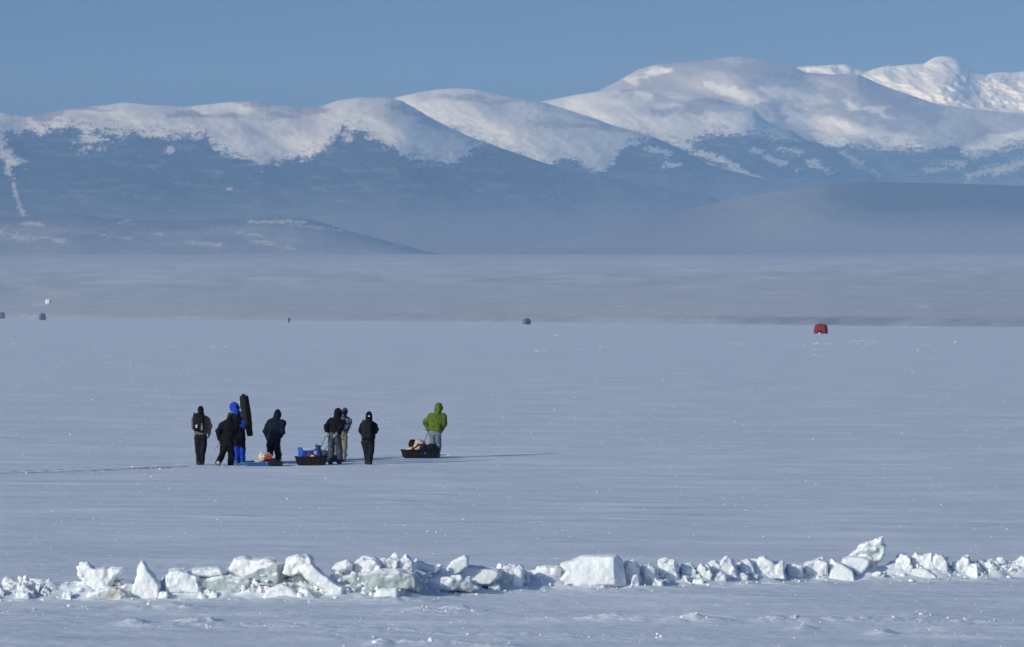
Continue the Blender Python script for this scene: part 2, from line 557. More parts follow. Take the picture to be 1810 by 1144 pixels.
def terrain_mat(name):
    """snow, open tundra, forest and painted low haze by amounts stored on the terrain"""
    m, nt, b = mat_new(name)
    L = nt.links.new
    fa = nt.nodes.new('ShaderNodeAttribute'); fa.attribute_name = 'forest_cover'
    ba = nt.nodes.new('ShaderNodeAttribute'); ba.attribute_name = 'bare_haze_cover'
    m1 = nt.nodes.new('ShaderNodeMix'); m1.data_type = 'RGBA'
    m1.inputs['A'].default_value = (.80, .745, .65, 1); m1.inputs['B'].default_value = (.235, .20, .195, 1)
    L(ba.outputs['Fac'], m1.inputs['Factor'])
    m2 = nt.nodes.new('ShaderNodeMix'); m2.data_type = 'RGBA'
    m2.inputs['B'].default_value = (.022, .032, .030, 1)
    L(fa.outputs['Fac'], m2.inputs['Factor']); L(m1.outputs['Result'], m2.inputs['A'])
    la = nt.nodes.new('ShaderNodeAttribute'); la.attribute_name = 'low_haze_tint'
    m3 = nt.nodes.new('ShaderNodeMix'); m3.data_type = 'RGBA'; m3.inputs['B'].default_value = (.20, .19, .20, 1)  # low ground haze put into the colour of the lower slopes
    L(la.outputs['Fac'], m3.inputs['Factor']); L(m2.outputs['Result'], m3.inputs['A'])
    L(m3.outputs['Result'], b.inputs['Base Color'])
    b.inputs['Roughness'].default_value = .95; b.inputs['Specular IOR Level'].default_value = .05
    return m


M_TERR = terrain_mat('mountain_cover')


def add_attr(me, name, vals):
    a = me.attributes.new(name, 'FLOAT', 'POINT'); a.data.foreach_set('value', np.asarray(vals, np.float32).ravel())


def slope_mesh(name, crest, base_py, d_crest, d_base, px0, px1, cover, step=2.0, rows=190, crest_rough=1.0, depth_amp=.055, p=.75, seed=0, extra=None, fine=.4):
    px = np.arange(px0, px1 + .1, step)
    cy = np.interp(px, [a for a, b in crest], [b for a, b in crest])
    k = np.exp(-np.linspace(-2, 2, 9) ** 2); k /= k.sum()
    cy = np.convolve(np.pad(cy, 4, 'edge'), k, 'valid')
    cy = cy + (base_py - 4 - cy) * np.maximum(smooth(-260, -700, px), smooth(2080, 2500, px))      # the range runs out beyond the view
    kw = np.exp(-np.linspace(-2.2, 2.2, 61) ** 2); kw /= kw.sum()
    cys = np.convolve(np.pad(cy, 30, 'edge'), kw, 'valid')
    cy = cy + crest_rough * (1.3 * vn2(px / 37, 0 * px, seed) + .7 * vn2(px / 11, 0 * px + 3, seed + 1) + .4 * vn2(px / 4, 0 * px + 5, seed + 2))
    t = np.linspace(0, 1, rows) ** 1.15
    PX, T = np.meshgrid(px, t)
    CY = cys[None, :].repeat(len(t), 0)
    PY = CY + np.maximum(base_py - CY, 6) * T
    PY = PY + (cy - cys)[None, :] * np.exp(-T * np.maximum(base_py - CY, 6) / 22.0)
    PY = np.maximum.accumulate(PY, 0) + T * .01
    span = d_crest - d_base
    Dp = d_crest - span * T ** p
    # spurs and gullies: broad ribs running down to the right, finer ones on top
    env = smooth(0, .06, T) * smooth(.8, .45, T)
    ru = PX * .80 - PY * 1.45; rv = PX * .55 + PY * 1.30
    g = depth_amp * span * (1.0 * vn2(ru / 150, rv / 230, seed + 5) + .34 * vn2(ru / 61, rv / 97, seed + 6) + fine * .22 * vn2(ru / 23, rv / 31, seed + 7) + fine * .10 * vn2(ru / 9, rv / 12, seed + 8))
    Dp = Dp + g * env
    if extra is not None:
        Dp = Dp + extra(PX, PY, T) * env
    f, b_, l_ = cover(PX, PY)
    X = px_to_x(PX, Dp); Z = CAMH + (HOR - PY) / F * Dp
    # far side of the mountain falls away behind the crest
    nb = 5
    Xb, Yb, Zb = [], [], []
    for q in range(nb, 0, -1):
        dd = Dp[0] + span * .12 * q
        Xb.append(X[0] * dd / Dp[0]); Yb.append(dd); Zb.append(Z[0] - (Z[0] * .9 + 60) * (q / nb) ** 1.3)
    X = np.concatenate([np.array(Xb), X]); Y = np.concatenate([np.array(Yb), Dp]); Z = np.concatenate([np.array(Zb), Z])
    f = np.concatenate([np.repeat(f[:1], nb, 0), f]); b_ = np.concatenate([np.repeat(b_[:1], nb, 0), b_]); l_ = np.concatenate([np.repeat(l_[:1], nb, 0), l_])
    nr, nc = X.shape
    ii = np.arange(nr * nc).reshape(nr, nc)
    Q = np.stack([ii[1:, :-1], ii[1:, 1:], ii[:-1, 1:], ii[:-1, :-1]], -1).reshape(-1, 4)
    me = mesh_np(name, np.stack([X, Y, Z], -1).reshape(-1, 3), Q)
    add_attr(me, 'forest_cover', np.clip(f, 0, 1)); add_attr(me, 'bare_haze_cover', np.clip(b_, 0, 1)); add_attr(me, 'low_haze_tint', np.clip(l_, 0, 1))
    o = link(name, me, M_TERR); o['kind'] = 'structure'
    return o


def nz(PX, PY, seed):
    return .5 * vn2((PX + .3 * PY) / 26, PY / 10, seed) + .4 * vn2((PX - .2 * PY) / 9.3, PY / 4.3, seed + 1) + .45 * vn2(PX / 4.7, PY / 3.1, seed + 2)


def ltree(line):
    return lambda PX: np.interp(PX, [a for a, b in line], [b for a, b in line])


def openings(PX, PY, lst, seed):
    """clearings: (x0,y0,x1,y1,halfwidth)"""
    r = np.full(PX.shape, -9.0)
    for (x0, y0, x1, y1, w) in lst:
        dx, dy = x1 - x0, y1 - y0; L = max(dx * dx + dy * dy, 1e-6)
        t = np.clip(((PX - x0) * dx + (PY - y0) * dy) / L, 0, 1)
        d = np.hypot((PX - x0 - t * dx), (PY - y0 - t * dy) * 1.5)
        r = np.maximum(r, 1 - d / w)
    return r + 1.5 * nz(PX, PY, seed) - .1


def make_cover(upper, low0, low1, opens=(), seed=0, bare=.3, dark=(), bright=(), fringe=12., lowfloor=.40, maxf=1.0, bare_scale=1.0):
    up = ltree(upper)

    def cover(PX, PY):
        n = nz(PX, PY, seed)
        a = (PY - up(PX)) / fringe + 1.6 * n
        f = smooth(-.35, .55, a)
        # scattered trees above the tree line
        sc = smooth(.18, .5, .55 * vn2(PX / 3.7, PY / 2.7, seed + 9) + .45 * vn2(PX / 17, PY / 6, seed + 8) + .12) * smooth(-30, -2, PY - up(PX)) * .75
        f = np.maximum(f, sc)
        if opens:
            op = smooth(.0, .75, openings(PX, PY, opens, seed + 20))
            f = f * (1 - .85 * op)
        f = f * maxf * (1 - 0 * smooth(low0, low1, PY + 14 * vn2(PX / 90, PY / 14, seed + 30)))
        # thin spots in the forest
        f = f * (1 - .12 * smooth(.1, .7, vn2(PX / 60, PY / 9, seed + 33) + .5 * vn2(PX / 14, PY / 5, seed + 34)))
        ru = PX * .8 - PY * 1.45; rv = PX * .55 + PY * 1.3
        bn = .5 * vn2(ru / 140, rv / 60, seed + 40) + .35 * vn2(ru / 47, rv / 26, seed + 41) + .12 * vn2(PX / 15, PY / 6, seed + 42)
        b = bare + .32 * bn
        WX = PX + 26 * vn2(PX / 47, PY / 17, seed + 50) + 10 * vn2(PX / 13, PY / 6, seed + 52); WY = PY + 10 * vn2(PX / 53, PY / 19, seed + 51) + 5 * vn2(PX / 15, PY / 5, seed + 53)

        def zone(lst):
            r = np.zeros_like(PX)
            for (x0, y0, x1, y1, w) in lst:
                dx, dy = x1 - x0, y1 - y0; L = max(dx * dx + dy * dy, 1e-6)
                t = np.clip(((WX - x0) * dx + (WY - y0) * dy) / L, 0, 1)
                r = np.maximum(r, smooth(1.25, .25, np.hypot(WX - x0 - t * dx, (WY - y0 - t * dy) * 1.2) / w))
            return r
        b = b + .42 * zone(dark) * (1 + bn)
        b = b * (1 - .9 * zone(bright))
        lw = smooth(low0 - 25, low1 + 45, PY + 10 * vn2(PX / 120, PY / 20, seed + 61))  # painted haze thickens towards the foot of the slope
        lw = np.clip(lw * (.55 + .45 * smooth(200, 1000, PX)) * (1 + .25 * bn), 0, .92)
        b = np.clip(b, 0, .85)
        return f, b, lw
    return cover


# (crest lines and tree lines were read off the photograph, each range then gets its own distance)
C_W = [(-700, 190), (-300, 215), (-80, 205), (0, 199), (25, 203), (45, 206), (75, 202), (120, 192), (170, 188), (222, 181), (250, 184), (330, 189), (390, 182), (440, 178), (480, 186), (530, 191), (565, 189),
       (600, 177), (640, 172), (690, 173), (706, 177), (730, 189), (760, 208), (796, 226), (830, 242), (859, 252), (920, 274), (1000, 300), (1100, 318), (1250, 345), (1350, 385), (1440, 450)]
T_W = [(-700, 260), (-60, 236), (0, 234), (60, 232), (100, 226), (130, 223), (200, 230), (260, 236), (300, 240), (340, 240), (365, 236), (378, 262), (400, 272), (425, 279), (460, 293), (500, 283), (550, 276), (566, 266), (580, 252), (594, 240),
       (606, 224), (640, 232), (656, 242), (673, 253), (698, 263), (722, 277), (747, 285), (796, 287), (827, 271), (859, 255), (880, 200), (1440, 200)]
C_C = [(560, 215), (640, 190), (690, 175), (740, 163), (775, 158), (800, 156), (840, 158), (880, 168), (930, 176), (960, 181), (1000, 193), (1040, 206), (1090, 224), (1145, 238), (1200, 262), (1250, 290), (1330, 312), (1420, 330)]
T_C = [(560, 300), (700, 290), (770, 250), (803, 229), (830, 246), (859, 257), (880, 268), (910, 272), (930, 282), (955, 291), (968, 294), (978, 286), (992, 281), (1020, 284), (1032, 293), (1045, 306), (1060, 302), (1085, 288), (1092, 272), (1105, 257), (1130, 247), (1150, 242), (1200, 200), (1400, 200)]
C_D = [(880, 205), (940, 182), (1000, 171), (1063, 161), (1100, 158), (1150, 158), (1200, 161), (1270, 175), (1333, 193), (1357, 216), (1396, 228), (1427, 248), (1452, 255), (1480, 271), (1520, 293), (1550, 312), (1600, 325), (1660, 335)]
T_D = [(880, 250), (1140, 244), (1180, 252), (1207, 260), (1225, 250), (1240, 238), (1300, 238), (1350, 236), (1400, 246), (1430, 240), (1480, 250), (1660, 250)]
C_M = [(960, 200), (1040, 168), (1080, 150), (1130, 122), (1160, 114), (1184, 112), (1240, 107), (1300, 100), (1340, 104), (1400, 117), (1425, 128), (1460, 131), (1515, 131), (1550, 147), (1585, 160), (1620, 172), (1655, 184), (1690, 190), (1760, 197), (1810, 201), (1900, 212), (2100, 215), (2500, 240)]
T_M = [(960, 250), (1400, 252), (1452, 256), (1500, 257), (1550, 260), (1620, 264), (1668, 262), (1682, 246), (1700, 264), (1720, 276), (1745, 272), (1780, 262), (1815, 254), (1900, 250), (2500, 270)]
C_P = [(1300, 150), (1380, 124), (1415, 118), (1470, 114), (1498, 114), (1510, 121), (1530, 126), (1545, 121), (1565, 117), (1632, 113), (1648, 103), (1668, 98), (1690, 103), (1706, 116), (1722, 126), (1740, 133), (1770, 128), (1810, 126), (1900, 135), (2100, 110), (2300, 150), (2500, 170)]

GRP = []
GRP.append(slope_mesh('mountain_peaks', C_P, 300, 23800, 22700, 1300, 2500,
           lambda PX, PY: (0 * PX, .15 + .55 * smooth(.1, .5, .6 * vn2(PX / 11, PY / 22, 91) + .5 * vn2(PX / 5, PY / 8, 92) - .25 + .3 * smooth(1690, 1750, PX)), 0 * PX), rows=120, crest_rough=1.6, depth_amp=.13, seed=70, fine=1))
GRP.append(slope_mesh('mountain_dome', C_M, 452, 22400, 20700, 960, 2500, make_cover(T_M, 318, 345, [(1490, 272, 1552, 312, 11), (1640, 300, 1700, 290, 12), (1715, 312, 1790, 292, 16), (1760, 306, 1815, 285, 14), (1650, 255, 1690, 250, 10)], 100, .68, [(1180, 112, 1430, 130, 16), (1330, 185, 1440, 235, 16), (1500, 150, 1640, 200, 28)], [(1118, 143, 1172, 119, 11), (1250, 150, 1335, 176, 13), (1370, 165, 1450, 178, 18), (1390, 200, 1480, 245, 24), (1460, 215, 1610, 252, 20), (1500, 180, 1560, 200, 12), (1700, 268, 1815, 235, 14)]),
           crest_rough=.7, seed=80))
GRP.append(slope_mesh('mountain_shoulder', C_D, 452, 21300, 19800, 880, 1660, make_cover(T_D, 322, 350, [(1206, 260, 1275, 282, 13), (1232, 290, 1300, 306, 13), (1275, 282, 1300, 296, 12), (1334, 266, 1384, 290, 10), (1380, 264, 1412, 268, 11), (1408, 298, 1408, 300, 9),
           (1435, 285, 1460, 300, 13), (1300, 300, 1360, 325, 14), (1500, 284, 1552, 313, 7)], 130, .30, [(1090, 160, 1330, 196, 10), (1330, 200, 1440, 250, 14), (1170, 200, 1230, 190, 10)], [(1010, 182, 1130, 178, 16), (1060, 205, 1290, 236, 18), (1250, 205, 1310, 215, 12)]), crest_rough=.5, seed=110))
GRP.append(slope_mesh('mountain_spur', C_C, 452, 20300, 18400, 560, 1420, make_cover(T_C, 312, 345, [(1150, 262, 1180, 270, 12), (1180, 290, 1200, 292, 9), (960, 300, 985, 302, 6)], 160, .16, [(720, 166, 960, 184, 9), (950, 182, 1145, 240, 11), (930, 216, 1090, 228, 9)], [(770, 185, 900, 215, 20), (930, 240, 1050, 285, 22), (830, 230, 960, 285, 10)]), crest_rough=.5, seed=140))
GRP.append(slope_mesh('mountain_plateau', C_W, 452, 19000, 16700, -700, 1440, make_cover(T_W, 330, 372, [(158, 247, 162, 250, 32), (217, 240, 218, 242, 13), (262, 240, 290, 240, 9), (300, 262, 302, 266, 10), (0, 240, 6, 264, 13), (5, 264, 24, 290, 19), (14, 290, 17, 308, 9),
           (22, 318, 28, 345, 6), (28, 345, 44, 388, 6), (612, 243, 612, 244, 13), (405, 334, 408, 335, 5)], 190, .30, [(20, 205, 120, 200, 9), (300, 200, 540, 205, 10), (690, 180, 850, 250, 13), (430, 184, 560, 195, 8), (120, 195, 200, 192, 6)], [(70, 222, 110, 220, 8), (225, 186, 240, 190, 8), (350, 192, 430, 190, 7), (400, 255, 545, 262, 22), (610, 200, 740, 262, 22), (240, 215, 330, 225, 9)]), crest_rough=.7, seed=170))

C_F = [(700, 470), (860, 452), (1000, 425), (1150, 388), (1250, 362), (1340, 343), (1400, 333), (1466, 325), (1560, 322), (1700, 325), (1810, 329), (2100, 322), (2500, 350)]
T_F = [(700, 470), (1000, 470), (1240, 420), (1330, 370), (1400, 340), (1466, 318), (1700, 318), (2500, 320)]
def cover_forest(PX, PY):
    n = nz(PX, PY, 220)
    f = .95 * smooth(1180, 1560, PX + 25 * n) * (1 - .55 * smooth(350, 445, PY + 12 * vn2(PX / 110, PY / 16, 222)))
    f = f + .86 * smooth(1450, 1150, PX)
    f = f * (1 - .5 * smooth(.15, .5, openings(PX, PY, [(1480, 437, 1640, 431, 5), (1640, 431, 1700, 436, 4), (1400, 447, 1700, 446, 5)], 225)))
    return f, .66 + .12 * n, np.clip((.10 * smooth(1560, 1180, PX + 25 * n) + .9 * smooth(365, 445, PY)), 0, .92) * (1 + .15 * n)  # last value: haze tint painted on the foot of the hill


GRP.append(slope_mesh('foothill_forest', C_F, 456, 16300, 15300, 700, 2500, cover_forest, rows=110, crest_rough=.5, depth_amp=.03, seed=210))
C_L = [(-700, 370), (-200, 384), (0, 385), (60, 381), (130, 378), (200, 387), (300, 391), (380, 388), (450, 384), (520, 384), (560, 391), (620, 409), (680, 424), (740, 441), (800, 453), (860, 462)]
def cover_scrub(PX, PY):
    n = nz(PX * .8, PY, 250)
    f = .50 + .22 * n + .2 * vn2(PX / 120, PY / 13, 251)
    f = f * (1 - .4 * smooth(400, 800, PX))
    f = f + .4 * smooth(26, 0, PY - np.interp(PX, [a for a, b in C_L], [b for a, b in C_L]))
    op = smooth(.1, .8, openings(PX, PY, [(0, 412, 60, 424, 14), (60, 420, 110, 424, 6), (40, 395, 75, 398, 7), (210, 395, 232, 387, 5), (330, 428, 390, 433, 7), (440, 392, 540, 392, 9), (420, 410, 460, 416, 7), (440, 425, 520, 440, 8),
                                      (520, 396, 600, 408, 7), (100, 425, 120, 432, 5), (180, 416, 230, 422, 5), (270, 412, 285, 414, 5), (640, 412, 700, 428, 6)], 255))
    return np.clip(f * (1 - .7 * op), .05, .8), .66 - .25 * op + .1 * n, np.clip(.36 - .10 * op + .2 * n + .15 * vn2(PX / 90, PY / 12, 257), 0, .95) * (.25 + .75 * smooth(0, 30, PY - np.interp(PX, [a for a, b in C_L], [b for a, b in C_L])))  # last value: painted haze tint, weaker near the crest


GRP.append(slope_mesh('foothill_scrub', C_L, 458, 16000, 15250, -700, 860, cover_scrub, rows=90, crest_rough=.4, depth_amp=.02, seed=240))
C_R = [(1560, 462), (1640, 452), (1700, 432), (1740, 408), (1775, 397), (1810, 392), (1900, 384), (2100, 370), (2500, 380)]
def cover_bluff(PX, PY):
    n = nz(PX, PY, 280)
    f = (.50 + .22 * n) * smooth(1600, 1760, PX)
    return np.clip(f, .08, .85), .66 + .1 * n, .72 + .18 * n  # last value: haze painted over the whole bluff


GRP.append(slope_mesh('foothill_bluff', C_R, 460, 15800, 15220, 1560, 2500, cover_bluff, rows=70, crest_rough=.4, depth_amp=.02, seed=270))

# the snowy plain between the lake shore and the foothills
px = np.concatenate([np.arange(-6000, -200, 200), np.arange(-200, 2010, 6), np.arange(2010, 7800, 200)])
dd = np.concatenate([np.linspace(900, 2600, 90), np.geomspace(2630, 15200, 180), np.array([16000, 17000])])
PX, DDp = np.meshgrid(px, dd)
Zp = plain_z(PX, DDp) + 2.2 * fbm2(PX / 260, DDp / 900, 3, 300) * smooth(2300, 4000, DDp)
Zp = np.where(DDp > 15201, Zp[dd.searchsorted(15190), 0] - (DDp - 15200) * .05, Zp)
nr, nc = PX.shape
ii = np.arange(nr * nc).reshape(nr, nc)
Q = np.stack([ii[:-1, :-1], ii[:-1, 1:], ii[1:, 1:], ii[1:, :-1]], -1).reshape(-1, 4)
me = mesh_np('far_plain', np.stack([px_to_x(PX, DDp), DDp, Zp], -1).reshape(-1, 3), Q)
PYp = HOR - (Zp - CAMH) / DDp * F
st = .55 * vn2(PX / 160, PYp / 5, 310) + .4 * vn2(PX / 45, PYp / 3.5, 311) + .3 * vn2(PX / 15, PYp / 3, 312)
add_attr(me, 'bare_haze_cover', np.clip(.46 + .15 * st + .50 * smooth(5000, 15000, DDp) - .3 * smooth(14000, 9000, DDp) * smooth(.55, .8, vn2(PX / 130, PYp / 3.2, 315) + .3 * vn2(PX / 30, PYp / 3, 316)), 0, 1))  # patchy bare ground; the rise with distance is haze painted into the plain
sb = .10 + .75 * np.exp(-((PX - 1430) / 200) ** 2) + .40 * np.exp(-((PX - 960) / 90) ** 2) + .25 * np.exp(-((PX - 700) / 130) ** 2) + .35 * smooth(1650, 1690, PX) + .12 * np.exp(-((PX - 200) / 160) ** 2)
us = DDp - shore_d(PX)
wid = 90 + 55 * vn2(PX / 70, 0 * PX, 402) + 25 * vn2(PX / 22, 0 * PX, 403)
sb = sb * smooth(4, 18, us) * smooth(wid + 45, wid - 45, us) * np.clip(.8 + .5 * vn2(PX / 45, DDp / 60, 404) + .3 * vn2(PX / 13, DDp / 40, 405), .2, 1.3)
add_attr(me, 'brush_cover', np.clip(sb, 0, .95))
mp_, nt_, b_ = mat_new('hazed_plain_snow')
fa_ = nt_.nodes.new('ShaderNodeAttribute'); fa_.attribute_name = 'bare_haze_cover'
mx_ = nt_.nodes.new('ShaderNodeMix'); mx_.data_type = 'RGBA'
mx_.inputs['A'].default_value = (.75, .785, .80, 1); mx_.inputs['B'].default_value = (.34, .37, .40, 1)  # snow, and the grey tone that carries bare ground and painted haze
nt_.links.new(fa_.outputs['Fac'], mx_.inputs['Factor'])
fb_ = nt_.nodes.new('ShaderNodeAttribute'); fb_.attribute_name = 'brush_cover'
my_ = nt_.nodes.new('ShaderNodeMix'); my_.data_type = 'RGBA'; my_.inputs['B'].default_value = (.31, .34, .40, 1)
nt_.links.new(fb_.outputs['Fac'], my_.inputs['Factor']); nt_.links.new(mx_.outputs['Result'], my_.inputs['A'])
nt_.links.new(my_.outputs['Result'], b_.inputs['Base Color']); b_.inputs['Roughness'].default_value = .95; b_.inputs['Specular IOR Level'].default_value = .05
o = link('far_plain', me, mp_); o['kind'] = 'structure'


def on_plain(px, py):
    """first point of the plain seen through this pixel"""
    for d in np.arange(1300, 15000, 10):
        z = float(plain_z(np.array(px), np.array(d)))
        if HOR - (z - CAMH) / d * F <= py:
            return float(px_to_x(px, d)), float(d), z
    return float(px_to_x(px, 2400)), 2400.0, 0.0
# ================================================================== materials of the people and their gear
def plain_mat(name, col, rough=.6, spec=.4, var=.12, scale=9):
    m, nt, b = mat_new(name)
    tc = nt.nodes.new('ShaderNodeTexCoord'); n = nt.nodes.new('ShaderNodeTexNoise'); n.inputs['Scale'].default_value = scale; n.inputs['Detail'].default_value = 3
    nt.links.new(tc.outputs['Object'], n.inputs['Vector'])
    r = nt.nodes.new('ShaderNodeValToRGB')
    r.color_ramp.elements[0].color = (*[c * (1 - var) for c in col], 1); r.color_ramp.elements[1].color = (*[min(1, c * (1 + var)) for c in col], 1)
    nt.links.new(n.outputs['Fac'], r.inputs['Fac']); nt.links.new(r.outputs['Color'], b.inputs['Base Color'])
    b.inputs['Roughness'].default_value = rough; b.inputs['Specular IOR Level'].default_value = spec
    return m


MT = dict(
    skin=plain_mat('skin', (.42, .25, .19), .6), eye=plain_mat('eye', (.06, .04, .03), .3),
    olive=cloth('olive_drab_fabric', (.105, .092, .066)), olive_lt=cloth('tan_fleece', (.155, .13, .09)),
    black=cloth('black_fabric', (.0036, .0037, .0048)), blackknit=cloth('black_knit', (.0045, .0045, .005), scale=40),
    navytr=cloth('navy_trouser_fabric', (.0062, .0080, .0135)), blacktr=cloth('black_trouser_fabric', (.0040, .0042, .005)),
    navy=cloth('dark_navy_fabric', (.0052, .0092, .0175)), grayknit=cloth('grey_heather_knit', (.04, .042, .045), (.13, .13, .135), scale=26),
    blue=cloth('royal_blue_fabric', (.010, .042, .36), (.014, .06, .45)),
    jean=cloth('blue_denim', (.028, .05, .072), (.075, .105, .135), scale=7), jeanlt=cloth('light_denim', (.105, .15, .185), (.20, .25, .28), scale=7),
    khaki=cloth('khaki_canvas', (.19, .165, .115)), green=cloth('green_shell_fabric', (.085, .122, .017), (.12, .162, .024), scale=9),
    darkgray=cloth('charcoal_fabric', (.011, .011, .0125)), glove=cloth('tan_glove_leather', (.36, .29, .22)),
    gloveblk=cloth('black_glove_fabric', (.009, .009, .010)), brownboot=plain_mat('brown_boot_leather', (.055, .036, .024), .6),
    tanboot=plain_mat('tan_boot_leather', (.17, .12, .075), .6), blackboot=plain_mat('black_boot_rubber', (.010, .010, .011), .5),
    whiteboot=plain_mat('white_boot_shell', (.46, .45, .42), .6, var=.5, scale=22), orange=plain_mat('orange_rubber', (.50, .055, .01), .6),
    white=plain_mat('white_print', (.75, .75, .73), .7), bagblk=cloth('black_nylon', (.005, .005, .0056), rough=.7),
    baggray=cloth('worn_black_nylon', (.0065, .006, .006), (.0165, .015, .0145), scale=5, rough=.7), redpl=plain_mat('red_plastic', (.38, .02, .018), .5),
    graypl=plain_mat('grey_plastic', (.18, .18, .19), .5), blackpl=plain_mat('black_polyethylene', (.007, .007, .008), .5, .35),
    blueslate=plain_mat('blue_sled_plastic', (.035, .16, .42), .5), bluecool=plain_mat('blue_cooler_plastic', (.022, .095, .46), .5),
    whitecool=plain_mat('white_cooler_plastic', (.72, .73, .74), .45), cream=plain_mat('cream_plastic', (.70, .60, .38), .5), beige=cloth('beige_canvas', (.42, .33, .24), scale=8),
    paletan=cloth('pale_tan_canvas', (.50, .41, .29), scale=8), redbag=cloth('red_brown_fabric', (.14, .035, .028)), darkblue=cloth('dark_blue_nylon', (.012, .03, .12), rough=.6),
    greengray=cloth('grey_green_canvas', (.05, .065, .06)), rope=plain_mat('dark_rope', (.025, .025, .028), .8), steel=plain_mat('dark_steel', (.12, .12, .13), .4),
    redtent=cloth('red_tent_fabric', (.17, .012, .022), scale=1.5, rough=.7), blacktent=cloth('black_tent_fabric', (.012, .012, .016), scale=1.5, rough=.7),
    graytent=cloth('dark_grey_tent_fabric', (.10, .11, .15), scale=1.5, rough=.7), whitewall=plain_mat('white_painted_boards', (.8, .78, .66), .6),
)


def plaid_mat():
    m, nt, b = mat_new('grey_plaid_flannel')
    L = nt.links.new
    tc = nt.nodes.new('ShaderNodeTexCoord'); sp = nt.nodes.new('ShaderNodeSeparateXYZ'); L(tc.outputs['Object'], sp.inputs['Vector'])

    def band(src, freq, off, w):
        a = nt.nodes.new('ShaderNodeMath'); a.operation = 'MULTIPLY_ADD'; a.inputs[1].default_value = freq; a.inputs[2].default_value = off; L(sp.outputs[src], a.inputs[0])
        f = nt.nodes.new('ShaderNodeMath'); f.operation = 'FRACT'; L(a.outputs[0], f.inputs[0])
        c = nt.nodes.new('ShaderNodeMath'); c.operation = 'LESS_THAN'; c.inputs[1].default_value = w; L(f.outputs[0], c.inputs[0])
        return c
    bz = band('Z', 5.2, .25, .3); bx = band('X', 7.5, .3, .28)
    s = nt.nodes.new('ShaderNodeMath'); s.operation = 'ADD'; L(bz.outputs[0], s.inputs[0]); L(bx.outputs[0], s.inputs[1])
    mp = nt.nodes.new('ShaderNodeMath'); mp.operation = 'DIVIDE'; mp.inputs[1].default_value = 2; L(s.outputs[0], mp.inputs[0])
    r = nt.nodes.new('ShaderNodeValToRGB'); r.color_ramp.interpolation = 'CONSTANT'
    e = r.color_ramp.elements; e[0].position = 0; e[0].color = (.125, .14, .185, 1); e[1].position = .3; e[1].color = (.022, .025, .036, 1)
    e2 = e.new(.8); e2.color = (.008, .009, .012, 1)
    L(mp.outputs[0], r.inputs['Fac']); L(r.outputs['Color'], b.inputs['Base Color']); b.inputs['Roughness'].default_value = .9
    return m


MT['plaid'] = plaid_mat()


# ================================================================== people
def unit(v):
    v = np.array(v, float); return v / np.linalg.norm(v)


def hand_prims(Wr, d, thumb, n, scale=1.0, fat=1.0, curl=.45):
    d = unit(d); n = np.array(n, float); n = unit(n - d * (n @ d)); thumb = np.array(thumb, float)
    thumb = unit(thumb - d * (thumb @ d) - n * (thumb @ n))
    P = []
    s = scale
    for off, Ln in ((.032, .073), (.011, .082), (-.011, .077), (-.031, .060)):
        k0 = Wr + d * .012 * s + thumb * off * .55 * s
        kn = Wr + d * (.092 - abs(off - .005) * .18) * s + thumb * off * s
        P.append(cone(k0, kn, .0165 * s * fat, .0125 * s * fat, .012))
        a = kn; c = curl * (1.25 - off * 6)
        for fr, ang, r0, r1 in ((.5, c, .0092, .0086), (.3, c * 2.1, .0086, .0080), (.22, c * 2.8, .0080, .0070)):
            dr = d * math.cos(ang) + n * math.sin(ang)
            b = a + dr * Ln * fr * s
            P.append(cone(a, b, r0 * s * fat, r1 * s * fat, .002)); a = b
    a = Wr + d * .022 * s + thumb * .024 * s
    b = a + unit(d * .6 + thumb * .75 + n * .3) * .046 * s
    c_ = b + unit(d * .9 + thumb * .25 + n * .45) * .036 * s
    P.append(cone(a, b, .015 * s * fat, .0105 * s * fat, .008)); P.append(cone(b, c_, .0105 * s * fat, .0085 * s * fat, .002))
    return P


def ik(a, b, l1, l2, pole):
    a = np.array(a, float); b = np.array(b, float); d = b - a; L = np.linalg.norm(d); u = d / L
    L = min(L, (l1 + l2) * .999)
    x = (l1 * l1 - l2 * l2 + L * L) / (2 * L); h = math.sqrt(max(l1 * l1 - x * x, 0))
    p = np.array(pole, float); p = unit(p - u * (p @ u))
    return a + u * x + p * h


